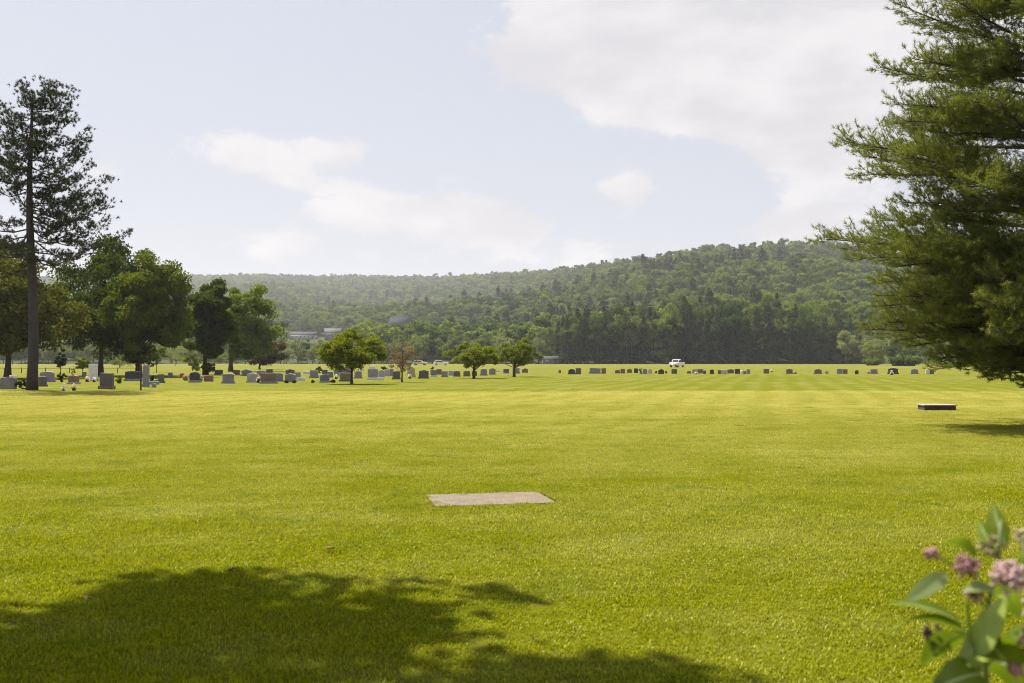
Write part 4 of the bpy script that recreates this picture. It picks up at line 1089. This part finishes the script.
# ------------------------------------------------------------------ dry leaves on the lawn
M_dry = pbr('dry_leaf', (.22, .13, .06), .8, .4, 30, .2); M_dryp = pbr('pale_dry_leaf', (.5, .42, .25), .8, .3, 30, .2)
def dry_leaf(px, py, size, mat, label, seed):
    x, d = at(px, py); rg = random.Random(seed); mb = MB()
    for k in range(rg.randint(2, 4)):
        a = rg.uniform(0, 6.28); L = size * rg.uniform(.7, 1.1); ca, sa = math.cos(a), math.sin(a); ox, oy = rg.uniform(-.6, .6) * size, rg.uniform(-.5, .5) * size
        pts = [(-L / 2, 0, .03), (-L * .1, L * .3, .048), (L / 2, 0, .05), (-L * .1, -L * .3, .05), (0, 0, .036)]
        mb.add([(ox + p[0] * ca - p[1] * sa, oy + p[0] * sa + p[1] * ca, p[2]) for p in pts], None, [[0, 4, 1], [1, 4, 2], [2, 4, 3], [3, 4, 0]])
    o = mb.build('dry_leaf', mat); o.location = (x, d, 0); tag(o, label, 'leaf', 'dry leaves on the lawn')
dry_leaf(336, 551, .10, M_dry, 'curled brown leaves on the sunlit grass just above the shade edge', 1)
dry_leaf(236, 574, .07, M_dry, 'dark dry leaf at the upper edge of the dappled shade', 2)
dry_leaf(248, 544, .045, M_dryp, 'pale dry leaf in the sunlit grass left of the curled brown leaves', 3)
dry_leaf(90, 601, .06, M_dry, 'brown leaf inside the shade near the left edge', 4)
dry_leaf(198, 524, .035, M_dryp, 'tiny pale dry leaf farther up the sunlit lawn', 5)

# ------------------------------------------------------------------ milkweed in front
def leaf_material(name, a, rib):
    return foliage(name, a, tuple(c * 1.35 for c in a), .30, 14.0, 0.0, .06)
M_mleaf = foliage('milkweed_leaf', (0.11, 0.165, 0.012), (0.155, 0.21, 0.02), 0.380, 16, 0, .02)
M_mpale = foliage('milkweed_leaf_pale_lit', (0.30, 0.38, 0.16), (0.36, 0.43, 0.19), 0.55, 16, 0, .02)  # pale underside green, raised so these leaves look sunlit
M_mrib = pbr('milkweed_rib', (.34, .40, .19), .6, .1, 20, .3)
M_mstem = pbr('milkweed_stem', (.12, .15, .05), .6, .2, 20, .3)
M_flp = pbr('milkweed_petal', (.45, .25, .275), .6, .25, 60, .2); M_flc = pbr('milkweed_crown', (.62, .46, .43), .6, .15, 60, .2)
M_bud = pbr('milkweed_bud', (.38, .20, .20), .7, .3, 60, .2); M_budg = pbr('milkweed_green_bud', (.36, .30, .17), .7, .3, 60, .2); M_budd = pbr('milkweed_dark_bud', (.09, .04, .05), .7, .3, 60, .2)
def mw_leaf(parent, base, tip, width, mat, fold=.25, roll=0.0, droop=.12, nseg=12):
    base = np.array(base, float); tip = np.array(tip, float); ax = tip - base; L = np.linalg.norm(ax); ax /= L
    up = np.array([0, 0, 1.]); s = np.cross(ax, up); s = s / (np.linalg.norm(s) + 1e-9); n = np.cross(s, ax)
    cr, sr = math.cos(roll), math.sin(roll); s, n = s * cr + n * sr, n * cr - s * sr
    t = np.linspace(0, 1, nseg + 1)
    wd = width / 2 * np.clip(np.sin(np.pi * (t * .97 + .03) ** .82), 0, 1) ** .75
    cen = base + ax * L * t[:, None] + n * (np.sin(t * np.pi) * droop * L)[:, None]
    cols = np.array([-1, -.55, -.06, .06, .55, 1]); nc = len(cols)
    wave = 1 + .05 * np.sin(t * 23)
    v = cen[:, None] + s[None, None] * (cols[None, :, None] * (wd * wave)[:, None, None]) + n[None, None] * (np.abs(cols)[None, :, None] ** 1.3 * (wd * fold)[:, None, None])
    v = v.reshape(-1, 3); mb = MB()
    i = np.arange(nseg)[:, None] * nc
    for j in range(nc - 1):
        q = np.stack([i[:, 0] + j, i[:, 0] + j + 1, i[:, 0] + nc + j + 1, i[:, 0] + nc + j], -1)
        mb.q.append(q); mb.qm.append(np.full(len(q), 1 if j == 2 else 0))
    mb.v.append(v); mb.n = len(v)
    mb.build('leaf', [mat, M_mrib], parent, True)
def mw_umbel(parent, c, r, petal, crown, seed, n=46, buds=False, stalk=None):
    rg = np.random.default_rng(seed); mb = MB(); c = np.array(c, float)
    if stalk is not None: mb.tube([np.array(stalk), (np.array(stalk) + c) / 2 + [0, 0, .004], c], .0022, 5, 2)
    d = unit(rg.normal(size=(n, 3)) + [0, 0, .25])
    for q in d:
        p = c + q * r * rg.uniform(.55, 1.0)
        mb.tube([c, p], .0006, 3, 2, cap=False)
        if buds: mb.ball(p, rg.uniform(.0034, .0052), 0, 6, 4); continue
        a = np.cross(q, [0, 0, 1.]); a = unit(a); b = np.cross(q, a); ph = rg.uniform(0, 6.28)
        for k in range(5):
            th = ph + k * 2 * math.pi / 5; o = a * math.cos(th) + b * math.sin(th); o2 = -a * math.sin(th) + b * math.cos(th)
            mb.add([p, p + o * .0045 + o2 * .0022 - q * .001, p + o * .0085 - q * .0045, p + o * .0045 - o2 * .0022 - q * .001], [[0, 1, 2, 3]], None, 0)
        mb.ball(p + q * .0028, (.0032, .0032, .0036), 1, 6, 4)
    mb.build('flower_head', [petal, crown, M_mstem], parent)

DM = 1.9
def m_at(px, py, dd=0.0):
    d = DM + dd; return np.array([xa(px, d), d, za(py, d)])
def milkweed(label, stem_px, leaves, heads, seed, dd=0.0):
    root = m_at(stem_px[0][0] + 12, 683, dd); e = empty('milkweed_plant', (root[0], root[1], 0)); tag(e, label, 'flower', 'milkweed by the viewer')
    off = np.array([root[0], root[1], 0])
    pts = [np.array([root[0], root[1], -.03]), np.array([root[0], root[1], .5])] + [m_at(p, q, dd) for p, q in stem_px]
    pts = [p - off for p in pts]
    mb = MB(); mb.tube(pts, np.linspace(.0065, .0035, len(pts)), 8); mb.build('stem', M_mstem, e, True)
    for (bx, by, tx, ty, wpx, pale, roll, dz0, fold, droop) in leaves:
        mw_leaf(e, m_at(bx, by, dd) - off, m_at(tx, ty, dd + dz0) - off, wpx * .95 / F * DM, M_mpale if pale else M_mleaf, fold, roll, droop)
    for (hx, hy, rpx, kind, sx_, sy_, hd) in heads:
        c = m_at(hx, hy, dd + hd) - off; st = m_at(sx_, sy_, dd) - off; r = rpx / F * DM
        if kind == 'open': mw_umbel(e, c, r, M_flp, M_flc, seed + int(hx), 96, False, st)
        elif kind == 'half': mw_umbel(e, c, r, M_bud, M_bud, seed + int(hx), 44, False, st)
        elif kind == 'dark': mw_umbel(e, c, r, M_budd, M_budd, seed + int(hx), 26, True, st)
        else: mw_umbel(e, c, r, M_budg if kind == 'green' else M_bud, M_flc, seed + int(hx), 30, True, st)
milkweed('leafy milkweed with a round pink flower head and long leaves spreading left',
         [(984, 683), (980, 640), (986, 600), (996, 560), (1000, 520)],
         [(962, 622, 887, 601, 22, False, .3, -.02, .3, .06), (960, 628, 884, 633, 26, False, -.5, -.05, .25, .14), (962, 632, 918, 664, 30, False, -.9, .05, .25, .10),
          (945, 573, 903, 600, 19, True, .9, -.05, .15, .05), (974, 556, 938, 545, 30, False, -.5, .02, .2, .25),
          (972, 655, 965, 590, 26, False, 1.3, -.05, .3, -.05), (958, 664, 1002, 596, 28, True, 1.2, -.10, .25, .05), (1004, 545, 992, 504, 27, False, 1.2, .04, .25, .05), (988, 540, 978, 520, 18, False, 1.3, .06, .3, .05),
          (985, 650, 1010, 615, 38, False, 1.0, .05, .3, .1), (978, 672, 926, 690, 40, False, .8, -.06, .2, .15), (1000, 600, 960, 590, 24, True, .4, -.06, .3, .12), (962, 668, 1004, 664, 20, True, .2, -.12, .2, .1), (990, 645, 1020, 690, 44, False, .7, .04, .25, .1), (986, 625, 972, 672, 34, False, -1.0, .03, .25, .12), (998, 585, 1018, 618, 26, False, .6, .05, .3, .1)],
         [(1006, 576, 16, 'open', 998, 560, -.06), (965, 567, 12, 'half', 984, 600, -.02), (990, 546, 13, 'green', 996, 560, .02), (930, 553, 6, 'bud', 960, 572, 0), (932, 633, 11, 'dark', 965, 630, .05), (970, 594, 8, 'bud', 982, 606, -.03)], 400)
milkweed('second milkweed stem with paler pink flowers partly cut by the right side of the photo',
         [(1026, 683), (1024, 640), (1026, 590), (1022, 540)],
         [(1022, 600, 1060, 560, 30, False, .8, .02, .25, .1), (1024, 640, 985, 668, 34, False, -.6, .03, .3, .1), (1024, 655, 1070, 640, 34, False, .2, 0, .25, .12), (1022, 570, 1040, 520, 26, False, .8, .03, .2, .1), (1024, 625, 1004, 690, 40, False, 1.1, .06, .3, .1)],
         [(1038, 606, 17, 'open', 1024, 610, -.03), (1034, 640, 19, 'open', 1024, 650, -.06), (1022, 538, 12, 'green', 1022, 560, .03), (1012, 668, 7, 'bud', 1024, 668, -.05)], 500, .07)
